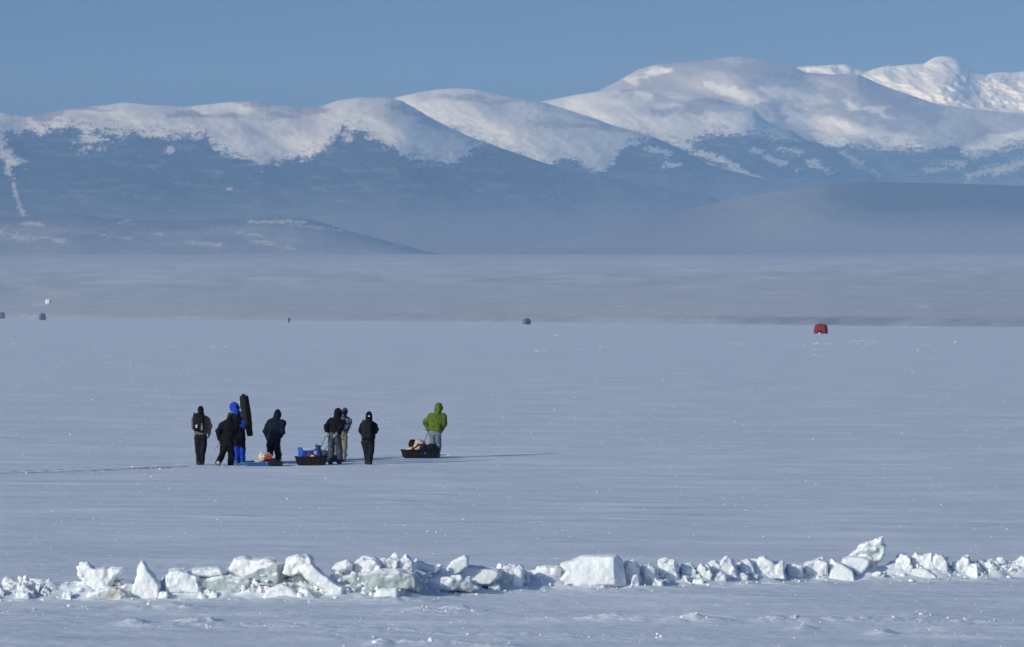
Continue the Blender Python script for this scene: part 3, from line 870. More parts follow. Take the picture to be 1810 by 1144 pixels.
def person(sp):
    cx, base = sp['c']
    m = mpp(base)
    gx, gy = gpt(cx, base)

    def J(px, py, y=0.0):
        return np.array([(px - cx) * m, y, (base - py) * m])
    root = empty('person', (gx, gy, float(gz(gx, gy))), 0, sp['label'], 'person', 'people walking across the ice')
    head = J(*sp['head']); neck = J(*sp['neck']); pel = J(*sp['pel'])
    sw = sp.get('sw', .185)
    ht = sp.get('hs', 1.0)
    tw = sp.get('twist', 0.0)           # shoulders turned about the vertical
    rx = np.array([math.cos(tw), math.sin(tw), 0.0])
    SH = {-1: neck - rx * sw + np.array([0, 0, -.145]), 1: neck + rx * sw + np.array([0, 0, -.145])}
    EL = {-1: J(*sp['LE']), 1: J(*sp['RE'])}; WR = {-1: J(*sp['LW']), 1: J(*sp['RW'])}
    HP = {-1: pel + np.array([-.085, 0, -.03]), 1: pel + np.array([.085, 0, -.03])}
    KN = {-1: J(*sp['LK']), 1: J(*sp['RK'])}; AN = {-1: J(*sp['LA']), 1: J(*sp['RA'])}
    TO = {}
    for s, k in ((-1, 'LT'), (1, 'RT')):
        if k in sp:
            TO[s] = J(*sp[k])
        else:
            TO[s] = AN[s] + np.array([s * .02, .15, 0]); TO[s][2] = .035
    yaw, pitch = sp.get('yaw', 0), sp.get('pitch', .15)
    Rm = Matrix.Rotation(-yaw, 3, 'Z') @ Matrix.Rotation(-pitch, 3, 'X'); Rn = np.array(Rm)

    def hd(x, y, z):
        return head + Rn @ (np.array([x, y, z]) * ht)
    # ---- body: one continuous surface, face and fingers included
    B = [ell(hd(0, -.008, .018), np.array([.074, .094, .092]) * ht, .02, Rn), ell(hd(0, .03, -.05), np.array([.056, .066, .066]) * ht, .03, Rn),
         cone(hd(0, .088, .008), hd(0, .108, -.030), .009, .0135, .008), cone(hd(-.035, .078, .03), hd(.035, .078, .03), .012, .012, .012),
         cone(hd(-.018, .084, -.062), hd(.018, .084, -.062), .009, .009, .006), ell(hd(0, .072, -.095), (.022, .02, .018), .015),
         ell(hd(-.078, -.005, -.005), np.array([.012, .022, .034]), .006, Rn), ell(hd(.078, -.005, -.005), np.array([.012, .022, .034]), .006, Rn),
         cone(neck, hd(0, -.02, -.06), .058, .055, .03)]
    mid = (neck + pel) / 2
    B.append(loft([pel, mid, neck + np.array([0, 0, -.06])], [(.15, .10), (.135, .095), (.155, .09)], .05))
    for s in (-1, 1):
        B.append(cone(neck + np.array([0, 0, -.05]), SH[s], .05, .045, .05))
        B.append(cone(SH[s], EL[s], .045, .036, .03)); B.append(cone(EL[s], WR[s], .036, .025, .02))
        B.append(cone(HP[s], KN[s], .075, .05, .04)); B.append(cone(KN[s], AN[s], .05, .036, .02)); B.append(cone(AN[s] + np.array([0, 0, -.02]), TO[s], .035, .025, .02))
        fd = unit(WR[s] - EL[s])
        hdir = unit(fd + np.array(sp.get('hand_drop', (0, 0, -.25))))
        palm = np.array([-s, .1, 0.0]); th = np.array([0.0, 1, .2])
        if abs(hdir @ unit(palm)) > .85:
            palm = np.array([0, 0, -1.0])
        if abs(hdir @ unit(th)) > .8:
            th = np.array([0, 0, 1.0]); palm = np.array([-s, 0, 0.0])
        B += hand_prims(WR[s], hdir, th, palm, 1.0, .95, sp.get('curl', .55))
        sp['_h%d' % s] = (hdir, th, palm)
    link('body', sdf_mesh('body', B, .0075, pad=.02), MT['skin'], root)
    for s in (-1, 1):
        bm = bmesh.new(); bmesh.ops.create_uvsphere(bm, u_segments=10, v_segments=8, radius=.0125)
        bmesh.ops.translate(bm, vec=Vector(hd(s * .031, .083, .006)), verts=bm.verts)
        link('eye', bm_mesh('eye', bm, True), MT['eye'], root)
    # ---- trousers
    bk = sp.get('legr', (.105, .08, .078))
    pl = pel + np.array([0, 0, .08])
    T = [loft([pl + np.array([0, 0, .05]), pel + np.array([0, 0, -.07])], [(.165, .12), (.175, .125)], .04)]
    for s in (-1, 1):
        foot = AN[s] + unit(AN[s] - KN[s]) * .015
        T += [cone(HP[s], KN[s], bk[0], bk[1], .035), cone(KN[s], foot, bk[1], bk[2], .03)]
    link('trousers', sdf_mesh('trousers', T, .0105, disp=(.013, (9, 9, 6.5), sp['seed'])), MT[sp['tr']], root)
    if 'leg_panel' in sp:
        z0 = sp['leg_panel']
        T2 = []
        for s in (-1, 1):
            foot = AN[s] + unit(AN[s] - KN[s]) * .015
            kk = KN[s] + (HP[s] - KN[s]) * (.28 if s < 0 else .16)
            T2 += [cone(kk, KN[s], bk[1] + .012, bk[1] + .010, .02), cone(KN[s], foot, bk[1] + .010, bk[2] + .012, .03)]
        link('lower_leg_panel', sdf_mesh('lower_leg_panel', T2, .0105, disp=(.012, (9, 9, 6.5), sp['seed'])), MT['blue'], root, label='royal blue lower trouser legs')
    # ---- boots
    for s, key in ((-1, 'lb'), (1, 'rb')):
        a, t = AN[s], TO[s]
        heel = a - unit(np.array([t[0] - a[0], t[1] - a[1], 0]) + 1e-6) * .045 + np.array([0, 0, -.03])
        if key + 'heel' in sp:
            heel = J(*sp[key + 'heel'])
        if a[2] < .12:
            heel[2] = .045
        P = [cone(heel, t, .05, .042, .03), cone((heel + t) / 2, t, .052, .046, .02), cone(a + unit(KN[s] - a) * sp.get('shaft', .07), a, .062, .058, .03), cone(a, (heel + a) / 2, .058, .05, .03), cone(a, (a + t) / 2, .055, .045, .03)]
        cut = [((0, 0, .004), (0, 0, -1))] if a[2] < .14 else None
        lb = sp.get(key + 'label')
        bo = link('boot', sdf_mesh('boot', P, .009, cut=cut), MT[sp.get(key, 'blackboot')], root, label=lb)
        if cut:
            sb = sdf_mesh('sole', [cone(heel * [1, 1, 0] + [0, 0, .012], t * [1, 1, 0] + [0, 0, .012], .054, .047, .02)], .009, cut=[((0, 0, .022), (0, 0, 1)), ((0, 0, -.004), (0, 0, -1))])
            link('sole', sb, MT[sp.get('solemat', 'blackboot')], bo)
    # ---- jacket
    A, Bd = sp.get('torso', (.205, .14))
    hem = J(*sp['hem'])
    up = unit(neck - hem)
    pts = [hem, hem + (neck - hem) * .35, hem + (neck - hem) * .72, hem + (neck - hem) * .93]
    ha = sp.get('hemw', A * .95)
    Jk = [loft(pts, [(ha, Bd * .98), (A * .98, Bd), (A, Bd * 1.02), (A * .72, Bd * .72)], .05, right=rx)]
    for s in (-1, 1):
        sr = sp.get('sleeve', (.088, .075, .06))
        cuff = WR[s] - unit(WR[s] - EL[s]) * .015
        Jk += [cone(neck + np.array([0, 0, -.045]), SH[s], .075, sr[0] * .93, .06), cone(SH[s], EL[s], sr[0], sr[1], .045), cone(EL[s], cuff, sr[1], sr[2], .03)]
    Jk.append(cone(neck + np.array([0, 0, -.05]), neck + (head - neck) * .35, .085, .078, .04))
    link('jacket', sdf_mesh('jacket', Jk, .0105, disp=(.020, (8, 8, 7), sp['seed'] + 5)), MT[sp['jk']], root)
    if sp.get('waist'):                 # a quilting / waist seam band
        pass
    # ---- head wear
    if sp.get('hood'):
        hr = sp.get('hoodr', (.118, .135, .15))
        P = [ell(hd(0, -.01, .02), np.array(hr) * ht, .03, Rn), ell(hd(0, .05, .012), np.array([hr[0] * .93, .10, hr[2] * .88]) * ht, .03, Rn), cone(hd(0, -.03, -.05), neck + np.array([0, -.02, -.03]), .085, .11, .06)]
        if sp.get('peak'):
            P.append(ell(hd(*sp['peak']), (.04, .05, .04), .07))
        cut = [(hd(0, .112, 0), Rn @ np.array([0, 1, .12]))]
        link('hood', sdf_mesh('hood', P, .0095, disp=(.009, (10, 10, 10), sp['seed'] + 9), cut=cut), MT[sp['hood']], root)
    if sp.get('cap'):
        P = [ell(hd(0, -.008, .028), np.array([.088, .107, .104]) * ht, .02, Rn)]
        cut = [(hd(0, 0, -.005), Rn @ np.array([0, .25, -1]))]
        c = link('beanie', sdf_mesh('beanie', P, .008, disp=(.004, (16, 16, 16), 3), cut=cut), MT[sp['cap']], root)
        P = [ell(hd(0, -.008, .016), np.array([.094, .113, .09]) * ht, .02, Rn)]
        cut = [(hd(0, 0, -.022), Rn @ np.array([0, .25, -1])), (hd(0, 0, .03), Rn @ np.array([0, -.25, 1]))]
        link('beanie_cuff', sdf_mesh('beanie_cuff', P, .008, cut=cut), MT[sp.get('cuff', sp['cap'])], c)
    if sp.get('hair'):
        P = [ell(hd(0, -.02, .01), np.array([.084, .098, .10]) * ht, .02, Rn), cone(hd(0, -.06, -.04), hd(0, -.065, -.09), .06, .05, .03)]
        link('hair', sdf_mesh('hair', P, .009, cut=[(hd(0, .035, 0), Rn @ np.array([0, 1, -.2]))]), MT['black'], root)
    if sp.get('collar'):
        P = [cone(neck + np.array([0, 0, -.02]), neck + (head - neck) * .62, .105, .088, .04)]
        link('collar', sdf_mesh('collar', P, .010, disp=(.012, (9, 9, 9), 4)), MT[sp['collar']], root)
    # ---- gloves, five fingers each
    for s, key in ((-1, 'lg'), (1, 'rg')):
        hdir, th, palm = sp['_h%d' % s]
        P = hand_prims(WR[s], hdir, th, palm, 1.06, 1.22, sp.get('curl', .55)) + [cone(WR[s] - unit(WR[s] - EL[s]) * .05, WR[s] + hdir * .015, .046, .036, .015)]
        link('glove', sdf_mesh('glove', P, .0058, pad=.012), MT[sp.get(key, 'gloveblk')], root)
    return root, J, dict(neck=neck, pel=pel, SH=SH, EL=EL, WR=WR, hd=hd, head=head, h={s: WR[s] + sp['_h%d' % s][0] * .085 for s in (-1, 1)}, KN=KN, AN=AN)


P1 = dict(seed=1, c=(354.3, 822), head=(354.6, 725.5, .03), neck=(354.5, 733, .0), pel=(355, 772, 0), hem=(354.5, 768, -.01), sw=.19, LE=(342.5, 754, .06), LW=(349, 752, .30), RE=(370.5, 753, -.01), RW=(369.5, 766.5, .03),
          LK=(350.5, 797, .05), RK=(358.5, 797, .02), LA=(351.5, 817.5, .0), RA=(356.5, 817.5, .05), jk='olive', tr='navytr', cap='blackknit', hair=1, collar='olive_lt', lb='brownboot', rb='brownboot', torso=(.195, .13), legr=(.108, .09, .075),
          label='person in an olive jacket and black beanie wearing a black backpack with a white emblem')
P2 = dict(seed=2, c=(401.5, 822), head=(406.8, 732.5, .20), neck=(404.8, 738.5, .12), pel=(401.5, 780, 0), hem=(400.5, 777, .0), sw=.195, LE=(386.5, 757, -.06), LW=(388.3, 772.5, .05), RE=(415, 759, .12), RW=(410, 768, .32),
          LK=(392.5, 800, .0), RK=(408.5, 800, .10), LA=(387.2, 812, -.36), RA=(407.5, 817.5, .06), LT=(386.8, 818.5, -.22), lbheel=(387.2, 812.5, -.44), jk='black', tr='blacktr', cap='grayknit', hair=1, cuff='grayknit', pitch=.3, hs=1.1, lb='whiteboot', rb='brownboot',
          lblabel='white boot with its heel lifted off the snow', torso=(.22, .15), hemw=.20, legr=(.115, .092, .088), collar='black', sleeve=(.095, .08, .062),
          label='person in all black with a grey beanie stooping with one white boot heel lifted')
P3 = dict(seed=3, c=(423, 818.6), head=(413.5, 719.5, .14), neck=(418.5, 727, .05), pel=(422.5, 772, 0), hem=(422.5, 772, -.005), sw=.19, LE=(409, 753, .15), LW=(411, 766, .30), RE=(431.5, 752.5, -.03), RW=(420.5, 745, -.16),
          LK=(418, 795, .04), RK=(428.5, 795, .05), LA=(417.8, 814, .0), RA=(428, 814, .06), jk='black', tr='black', hood='blue', hoodr=(.12, .145, .145), yaw=-.9, pitch=.2, peak=(0, .11, .04), lb='tanboot', rb='tanboot', leg_panel=1, torso=(.19, .14), legr=(.105, .085, .080),
          label='person in a blue hood and black and blue snowsuit with a long black bag')
P4 = dict(seed=4, c=(485, 818.6), head=(490.2, 728.5, .12), neck=(487.3, 735, .06), pel=(483.5, 779, 0), hem=(483.5, 778, .0), sw=.20, LE=(469.5, 758, -.02), LW=(474, 772, .16), RE=(498.8, 759, .0), RW=(494, 769, .20),
          LK=(477, 798, .03), RK=(491.5, 798, .10), LA=(472.5, 812, -.22), RA=(491, 814, .04), jk='navy', tr='blacktr', hood='navy', hoodr=(.105, .13, .145), yaw=.25, pitch=.25, torso=(.225, .155), hemw=.205, legr=(.118, .095, .085), sleeve=(.095, .085, .065),
          label='person in a plain dark navy hooded jacket walking beside the low blue sled')
P5 = dict(seed=5, c=(591.5, 820.3), head=(597.3, 731.5, .22), neck=(594.5, 738.5, .13), pel=(591, 772, 0), hem=(590, 767, .0), sw=.195, LE=(576.5, 753, -.05), LW=(577.3, 764, -.10), RE=(603.5, 755, -.03), RW=(596, 765, -.20),
          LK=(585.5, 795, .06), RK=(600.5, 796, .10), LA=(583.5, 815.5, -.06), RA=(599.5, 815.5, .10), jk='black', tr='jean', hood='black', hoodr=(.115, .14, .15), yaw=.3, pitch=.35, lb='blackboot', rb='brownboot', shaft=.20, torso=(.215, .15), hemw=.19, legr=(.112, .092, .085),
          lg='glove', rg='glove', hand_drop=(0, -.05, -.5), label='person in a black hooded top and blue jeans pulling ropes with tan gloves')
P6 = dict(seed=6, c=(602, 816.6), head=(609.3, 728.5, .06), neck=(608.2, 736.5, .03), pel=(603.5, 772, 0), hem=(605.5, 764, .0), sw=.15, LE=(596, 753, -.02), LW=(597, 765, .05), RE=(614.4, 753, .0), RW=(610.5, 763, .16),
          LK=(593.5, 791, .08), RK=(608.5, 791, .0), LA=(593, 812, .05), RA=(606.5, 812, -.08), jk='plaid', tr='khaki', cap='grayknit', hair=1, torso=(.165, .125), hemw=.155, legr=(.10, .085, .08), shaft=.14, hs=1.03,
          label='person in a grey plaid jacket and khaki trousers half hidden behind the one in jeans')
P7 = dict(seed=7, c=(651, 821), head=(652.3, 737, .06), neck=(651.7, 743.2, .03), pel=(650.5, 779, 0), hem=(650.8, 777, .0), sw=.158, LE=(637.8, 761, .0), LW=(641, 770, .20), RE=(665.3, 759, -.05), RW=(663.8, 764.5, .10),
          LK=(648, 799, .04), RK=(656, 799, .02), LA=(649.6, 816.5, .0), RA=(653.8, 816.5, -.07), jk='black', tr='navytr', hood='black', hoodr=(.105, .125, .135), peak=(0, -.01, .12), yaw=.1, pitch=.2, torso=(.19, .135), hemw=.185, legr=(.108, .088, .074), hs=.95,
          rg='glove', rbheel=(653.6, 819, -.115), hand_drop=(-.1, .2, .25), label='person in a black pointed hood wearing a charcoal backpack over dark navy trousers')
P8 = dict(seed=8, c=(769, 809.6), head=(775.4, 722, .06), neck=(773, 729.5, .03), pel=(769, 765, 0), hem=(769.3, 762, .0), sw=.20, LE=(753.2, 747, .0), LW=(755.8, 758.5, .02), RE=(784.9, 747, -.01), RW=(782.3, 759, .07),
          LK=(764, 786, .03), RK=(775, 786, .08), LA=(764, 805, -.02), RA=(773, 805.5, .05), jk='green', tr='jeanlt', hood='green', hoodr=(.125, .14, .15), yaw=.25, pitch=.15, torso=(.235, .165), hemw=.205, legr=(.112, .092, .088), sleeve=(.105, .095, .068),
          shaft=.22, label='person in a bright green hooded jacket and light jeans pulling the rightmost sled')
PP = [person(p) for p in (P1, P2, P3, P4, P5, P6, P7, P8)]


# ---- extra parts of single outfits
def sdf_part(name, prims, mat, parent, h=.009, disp=None, cut=None, label=None):
    return link(name, sdf_mesh(name, prims, h, disp=disp, cut=cut), MT[mat], parent, label=label)


r3, J3, k3 = PP[2]
sdf_part('sleeve_panel', [cone(J3(422, 747, -.14), J3(430.5, 752.5, -.06), .060, .072, .04), cone(J3(432, 750.5, -.05), J3(431, 745.5, -.05), .082, .078, .03)], 'blue', r3, disp=(.012, (12, 12, 12), 4), label='royal blue forearm of the right sleeve')
sdf_part('shoulder_panel', [cone(J3(426.5, 729.5, -.03), J3(429, 735, -.05), .035, .045, .03)], 'blue', r3, disp=(.010, (12, 12, 12), 8), label='royal blue shoulder patch')
sdf_part('hip_panel', [cone(J3(414, 759, -.11), J3(415.5, 765, -.11), .045, .05, .03)], 'blue', r3, disp=(.010, (12, 12, 12), 9), label='royal blue patch on the left hip')
r7, J7, k7 = PP[6]
sdf_part('boot_patch', [ell(J7(653.6, 817.3, -.125), (.026, .018, .045), .01)], 'orange', r7, h=.007, label='orange heel of the right boot')
sdf_part('hood_patch', [ell(J7(652.4, 735.6, -.085), (.030, .02, .021), .01)], 'white', r7, h=.007, label='white patch on the back of the hood')
r8, J8, k8 = PP[7]
bm = bmesh.new()
for (za, zb) in ((757.5, 757.5),):
    pass
bm.free()


# ================================================================== carried things
def world_of(root, p):
    return np.array(root.location) + np.array(p)


def backpack(root, J, c, w, d, h, mat, label, tilt=0, group=None, extra=True):
    """thing standing against the wearer's back"""
    pos = world_of(root, c)
    o = empty('backpack', tuple(pos), 0, label, 'backpack')
    P = [rbox((0, 0, h * .48), (w, d, h * .92), .07, .02), ell((0, 0, h * .82), (w * .46, d * .5, h * .2), .05), rbox((0, -d * .45, h * .28), (w * .82, d * .4, h * .42), .05, .03)]
    link('pack_bag', sdf_mesh('pack_bag', P, .009, disp=(.010, (9, 9, 9), 12)), MT[mat], o)
    link('top_lid', sdf_mesh('top_lid', [ell((0, -.01, h * .86), (w * .47, d * .56, h * .15), .03)], .009, disp=(.008, (9, 9, 9), 5)), MT[mat], o)
    for s in (-1, 1):
        bm = bmesh.new()
        tube_bm(bm, [(s * w * .28, d * .35, h * .93), (s * w * .36, d * .6, h * 1.0), (s * w * .42, d * .9, h * 1.0), (s * w * .46, d * 1.9, h * .8), (s * w * .5, d * 1.9, h * .45), (s * w * .5, d * .6, h * .15)], .018)
        link('shoulder_strap', bm_mesh('shoulder_strap', bm, True), MT[mat], o)
    bm = bmesh.new(); tube_bm(bm, [(-.03, d * .2, h * .97), (-.025, 0, h * 1.04), (.025, 0, h * 1.04), (.03, d * .2, h * .97)], .009)
    link('grab_loop', bm_mesh('grab_loop', bm, True), MT[mat], o)
    return o


r1, J1, k1 = PP[0]
bp = backpack(r1, J1, J1(351.6, 763, -.185), .335, .15, .54, 'bagblk', 'black backpack with a white goblet emblem and a bottle in its side pocket')
# white emblem (a goblet) sewn on the pack
bm = bmesh.new()
ol = [(-.036, .05), (.036, .05), (.034, .022), (.012, .004), (.012, -.012), (.036, -.03), (.036, -.046), (-.036, -.046), (-.036, -.03), (-.012, -.012), (-.012, .004), (-.034, .022)]
vs = [bm.verts.new((x * .85 - .055, -.152, z * .85 + .16)) for x, z in ol]
f = bm.faces.new(vs); r = bmesh.ops.extrude_face_region(bm, geom=[f])
bmesh.ops.translate(bm, vec=(0, .012, 0), verts=[v for v in r['geom'] if isinstance(v, bmesh.types.BMVert)])
bmesh.ops.recalc_face_normals(bm, faces=bm.faces)
link('emblem', bm_mesh('emblem', bm), MT['white'], bp, label='white goblet shaped emblem')
bt = empty('water_bottle', tuple(world_of(r1, J1(358.3, 760, -.36))), 0, 'grey water bottle with a red cap in the side pocket of the black backpack', 'bottle')
link('bottle', sdf_mesh('bottle', [cone((0, 0, .02), (0, 0, .11), .033, .033, .01), cone((0, 0, .12), (0, 0, .14), .024, .02, .01)], .006), MT['graypl'], bt)
link('bottle_cap', sdf_mesh('bottle_cap', [cone((0, 0, .15), (0, 0, .185), .026, .024, .005)], .006), MT['redpl'], bt)
backpack(r7, J7, J7(648.6, 776.5, -.20), .29, .16, .56, 'darkgray', 'charcoal ribbed backpack on the person in the black pointed hood')

# long black shelter bag on the shoulder of the blue hooded person
cb = empty('carry_bag', tuple(world_of(r3, J3(443, 769.5, -.12))), 0, 'long black bag standing upright on the shoulder of the blue hooded person', 'bag')
q = lambda px, py, y=0: J3(px, py, y) - J3(443, 769.5, 0)
bag = [loft([q(442.3, 769.5), q(439.5, 752), q(435.5, 728), q(432, 708), q(431, 700)], [(.085, .10), (.115, .13), (.142, .15), (.145, .15), (.125, .135)], .03), ell(q(431.2, 700.5), (.125, .13, .06), .04)]
link('bag_body', sdf_mesh('bag_body', bag, .0105, disp=(.012, (7, 7, 4), 21)), MT['baggray'], cb)
sdf_part('top_ruffle', [ell(q(430.5, 697.5), (.06, .06, .035), .02), cone(q(426, 699), q(434, 698.6), .02, .018, .02)], 'bagblk', cb, disp=(.012, (22, 22, 22), 2))
bm = bmesh.new(); tube_bm(bm, [q(433.5, 712, -.155), q(436, 728, -.165), q(438.5, 744, -.15), q(441, 760, -.12)], .010)
link('zip_strip', bm_mesh('zip_strip', bm, True), MT['bagblk'], cb)
bm = bmesh.new(); tube_bm(bm, [q(428, 712, -.10), q(423, 722, -.10), q(420, 731, .02), q(423, 742, .10), q(431, 752, .08)], .016)
link('carry_strap', bm_mesh('carry_strap', bm, True), MT['bagblk'], cb)

# thin stick in the hand of the stooping person
r2, J2, k2 = PP[1]
hnd = k2['h'][-1]
bm = bmesh.new(); e = J2(379.5, 790.5, -.30)
tube_bm(bm, [hnd + unit(hnd - e) * .05, (hnd + e) / 2, e], [.008, .007, .004])
st = empty('fishing_rod', tuple(r2.location), 0, 'thin dark rod slanting down from the left hand of the stooping person', 'rod')
link('rod_blank', bm_mesh('rod_blank', bm, True), MT['steel'], st)
bm = bmesh.new(); tube_bm(bm, [hnd + unit(hnd - e) * .09, hnd - unit(hnd - e) * .07], .0135)
link('rod_grip', bm_mesh('rod_grip', bm, True), MT['blackpl'], st)
# ================================================================== sleds
def rrect(L, Wd, r, n=6, nose=0.0):
    pts = []
    for (sx, sy, a0) in ((1, 1, 0), (-1, 1, 90), (-1, -1, 180), (1, -1, 270)):
        for i in range(n + 1):
            a = math.radians(a0 + 90 * i / n)
            pts.append((sx * (L / 2 - r) + r * math.cos(a), sy * (Wd / 2 - r) + r * math.sin(a)))
    return [(x, y * (1 - nose * max(0, x / (L / 2)) ** 2)) for x, y in pts]


def sled(px, py, L, Wd, Hh, yaw, mat, label, nose=.25, rise=.10, off=(0, 0)):
    gx, gy = gpt(px, py)
    gx += off[0]; gy += off[1]
    o = empty('sled', (gx, gy, float(gz(gx, gy)) + .0), yaw, label, 'sled')
    bm = bmesh.new()
    rings = []
    spec = [(L - .26, Wd - .20, .10, 0), (L - .18, Wd - .12, .12, .012), (L - .12, Wd - .08, .13, .06), (L - .03, Wd - .02, .15, Hh - .02), (L, Wd, .16, Hh), (L - .03, Wd - .03, .15, Hh + .008), (L - .06, Wd - .06, .14, Hh - .02), (L - .16, Wd - .11, .12, .07), (L - .24, Wd - .17, .10, .035)]
    for (l, w, r, z) in spec:
        n = 10
        ring = []
        base = rrect(l, w, min(r, w * .45), 7, nose)
        base.append(base[0])
        acc = [0.0]
        for p_, q_ in zip(base[:-1], base[1:]):
            acc.append(acc[-1] + math.hypot(q_[0] - p_[0], q_[1] - p_[1]))
        NP = 150
        for i in range(NP):
            t = acc[-1] * i / NP
            x = float(np.interp(t, acc, [p_[0] for p_ in base])); y = float(np.interp(t, acc, [p_[1] for p_ in base]))
            zz = z + rise * max(0, (x - L * .18) / (L * .32)) ** 2
            if len(rings) in (2, 3):           # moulded ribs in the side walls
                k = 1 - (.05 if (i // 3) % 3 == 0 else 0.0)
                y *= k; x *= 1 - (1 - k) * .5
            ring.append(bm.verts.new((x, y, zz)))
        rings.append(ring)
    n = len(rings[0])
    for a, b in zip(rings[:-1], rings[1:]):
        for i in range(n):
            bm.faces.new((a[i], a[(i + 1) % n], b[(i + 1) % n], b[i]))
    bm.faces.new(rings[0][::-1]); bm.faces.new(rings[-1])
    link('hull', bm_mesh('hull', bm, True), MT[mat], o)
    bm = bmesh.new()
    pts = [(x, y, Hh + rise * max(0, (x - L * .18) / (L * .32)) ** 2) for x, y in rrect(L, Wd, .16, 7, nose)]
    tube_bm(bm, pts + [pts[0]], .016, 6)
    link('rim', bm_mesh('rim', bm, True), MT[mat], o)
    return o


def rope_part(o, p0, p1, sag=.03, name='tow_rope', r=.009):
    """rope between two world points, a part of the sled"""
    Mi = Matrix.Rotation(-o.rotation_euler.z, 3, 'Z')
    a = Mi @ (Vector(p0) - o.location); b = Mi @ (Vector(p1) - o.location)
    pts = [a.lerp(b, t) - Vector((0, 0, sag * 4 * t * (1 - t))) for t in np.linspace(0, 1, 9)]
    bm = bmesh.new(); tube_bm(bm, pts, r)
    link(name, bm_mesh(name, bm, True), MT['rope'], o)


def at(px, py, base, y=0.0):
    """point seen at a photo pixel, standing y metres behind the ground point of row `base`"""
    d = gpt(px, base)[1] + y
    return np.array([px_to_x(px, d), d, CAMH - (py - HOR) / F * d])


def lump(name, label, cat, px, py, base, y, prims, mat, h=.010, disp=(.014, (9, 9, 9), 3), parts=(), rz=0, cut=None):
    p = at(px, py, base, y)
    o = empty(name, tuple(p), rz, label, cat)
    link(name.split('_')[-1] + '_body' if parts else name.split('_')[-1], sdf_mesh(name, prims, h, disp=disp, cut=cut), MT[mat], o)
    for (pn, pp, pm) in parts:
        link(pn, sdf_mesh(pn, pp, h, disp=None), MT[pm], o)
    return o


# --- sled of the green jacket
S3 = sled(742.5, 810.5, 1.18, .52, .25, math.radians(8), 'blackpl', 'black plastic sled with ribbed sides behind the green jacketed person', off=(0, .22), rise=.03)
BS = 810.5
hL = world_of(PP[7][0], PP[7][2]['h'][-1])
rope_part(S3, hL, at(749.5, 782.5, BS, .30), .01)
lump('duffel_bag', 'rounded black bag propped at the back of the rightmost sled', 'bag', 728.5, 795, BS, .36, [ell((0, 0, .12), (.115, .12, .20), .03), ell((.03, 0, .2), (.09, .1, .11), .03)], 'bagblk')
lump('canvas_roll', 'large beige canvas bundle on top of the rightmost sled', 'bundle', 742, 792, BS, .30, [ell((0, 0, .14), (.17, .16, .12), .04), ell((-.05, -.02, .04), (.16, .15, .10), .04), ell((.13, 0, .04), (.09, .12, .09), .04)], 'beige')
lump('cargo_net', 'black webbing strap pulled over the beige bundle in the rightmost sled', 'strap', 743, 788.5, BS, .08, [cone((-.15, 0, -.06), (-.08, 0, .035), .022, .022, .02), cone((-.08, 0, .035), (.10, 0, .03), .022, .022, .02), cone((.10, 0, .03), (.14, 0, -.10), .02, .02, .02)], 'bagblk', h=.008, disp=(.006, (14, 14, 14), 2))
lump('folded_sheet', 'pale folded sheet at the left end of the rightmost sled', 'sheet', 719.5, 795.5, BS, .20, [rbox((0, 0, .0), (.28, .22, .05), .02, .02, rotm(0, -.3, .2)), rbox((.05, .02, .035), (.2, .2, .04), .015, .02, rotm(0, -.4, .1))], 'paletan', h=.008)
lump('red_pouch', 'small red pouch beside the pale sheet in the rightmost sled', 'pouch', 729, 793.5, BS, .12, [ell((0, 0, 0), (.036, .04, .055), .01), cone((-.01, 0, .04), (.02, 0, .085), .022, .014, .01)], 'redpl', h=.007, disp=(.006, (14, 14, 14), 2))
lump('stuff_sack', 'small tan sack sagging under the black strap of the rightmost sled', 'sack', 738, 793.5, BS, .13, [ell((0, 0, 0), (.095, .08, .075), .03), ell((.04, 0, .03), (.06, .06, .06), .03)], 'beige')
lump('equipment_case', 'dark soft case at the right end of the rightmost sled', 'case', 757.5, 793, BS, .22, [rbox((0, 0, .02), (.36, .26, .2), .05, .02), ell((.08, 0, .08), (.13, .12, .07), .03)], 'darkgray')
# small blue label on the side of that sled
bm = bmesh.new(); box_bm(bm, (.12, -.249, .16), (.05, .008, .07), .002)
link('side_label', bm_mesh('side_label', bm), MT['bluecool'], S3, label='small blue label on the hull')

# --- sled with the cooler
S2 = sled(550, 823, .98, .52, .25, math.radians(6), 'blackpl', 'black plastic sled carrying a blue cooler, behind the person in jeans', off=(0, .20), rise=.02)
B2 = 823
r5, J5, k5 = PP[4]
rope_part(S2, world_of(r5, k5['h'][-1]), at(566.5, 791, B2, .34), .005)
# second, dark sled just beyond it
S2b = sled(582, 817.5, 1.05, .50, .22, math.radians(10), 'blackpl', 'dark sled half hidden behind the legs of the person in jeans', off=(0, .45), rise=.02)
rope_part(S2b, world_of(r5, k5['h'][1]), at(575, 794.5, 817.5, .42), .005)
p = at(541, 807.5, B2, .22)
cl = empty('cooler', tuple(p), math.radians(24), 'blue cooler with a white lid standing in the middle sled', 'cooler')
bm = bmesh.new(); box_bm(bm, (0, 0, .085), (.40, .27, .25), .03); link('cooler_body', bm_mesh('cooler_body', bm, True), MT['bluecool'], cl)
bm = bmesh.new(); box_bm(bm, (.02, 0, .228), (.385, .285, .095), .022); link('lid', bm_mesh('lid', bm, True), MT['whitecool'], cl)
bm = bmesh.new(); tube_bm(bm, [(-.15, -.15, .20), (-.15, -.17, .11), (.15, -.17, .11), (.15, -.15, .20)], .010); link('handle', bm_mesh('handle', bm, True), MT['bluecool'], cl)
bm = bmesh.new(); box_bm(bm, (-.185, 0, .228), (.05, .288, .098), .015); link('lid_hinge', bm_mesh('lid_hinge', bm, True), MT['bluecool'], cl)
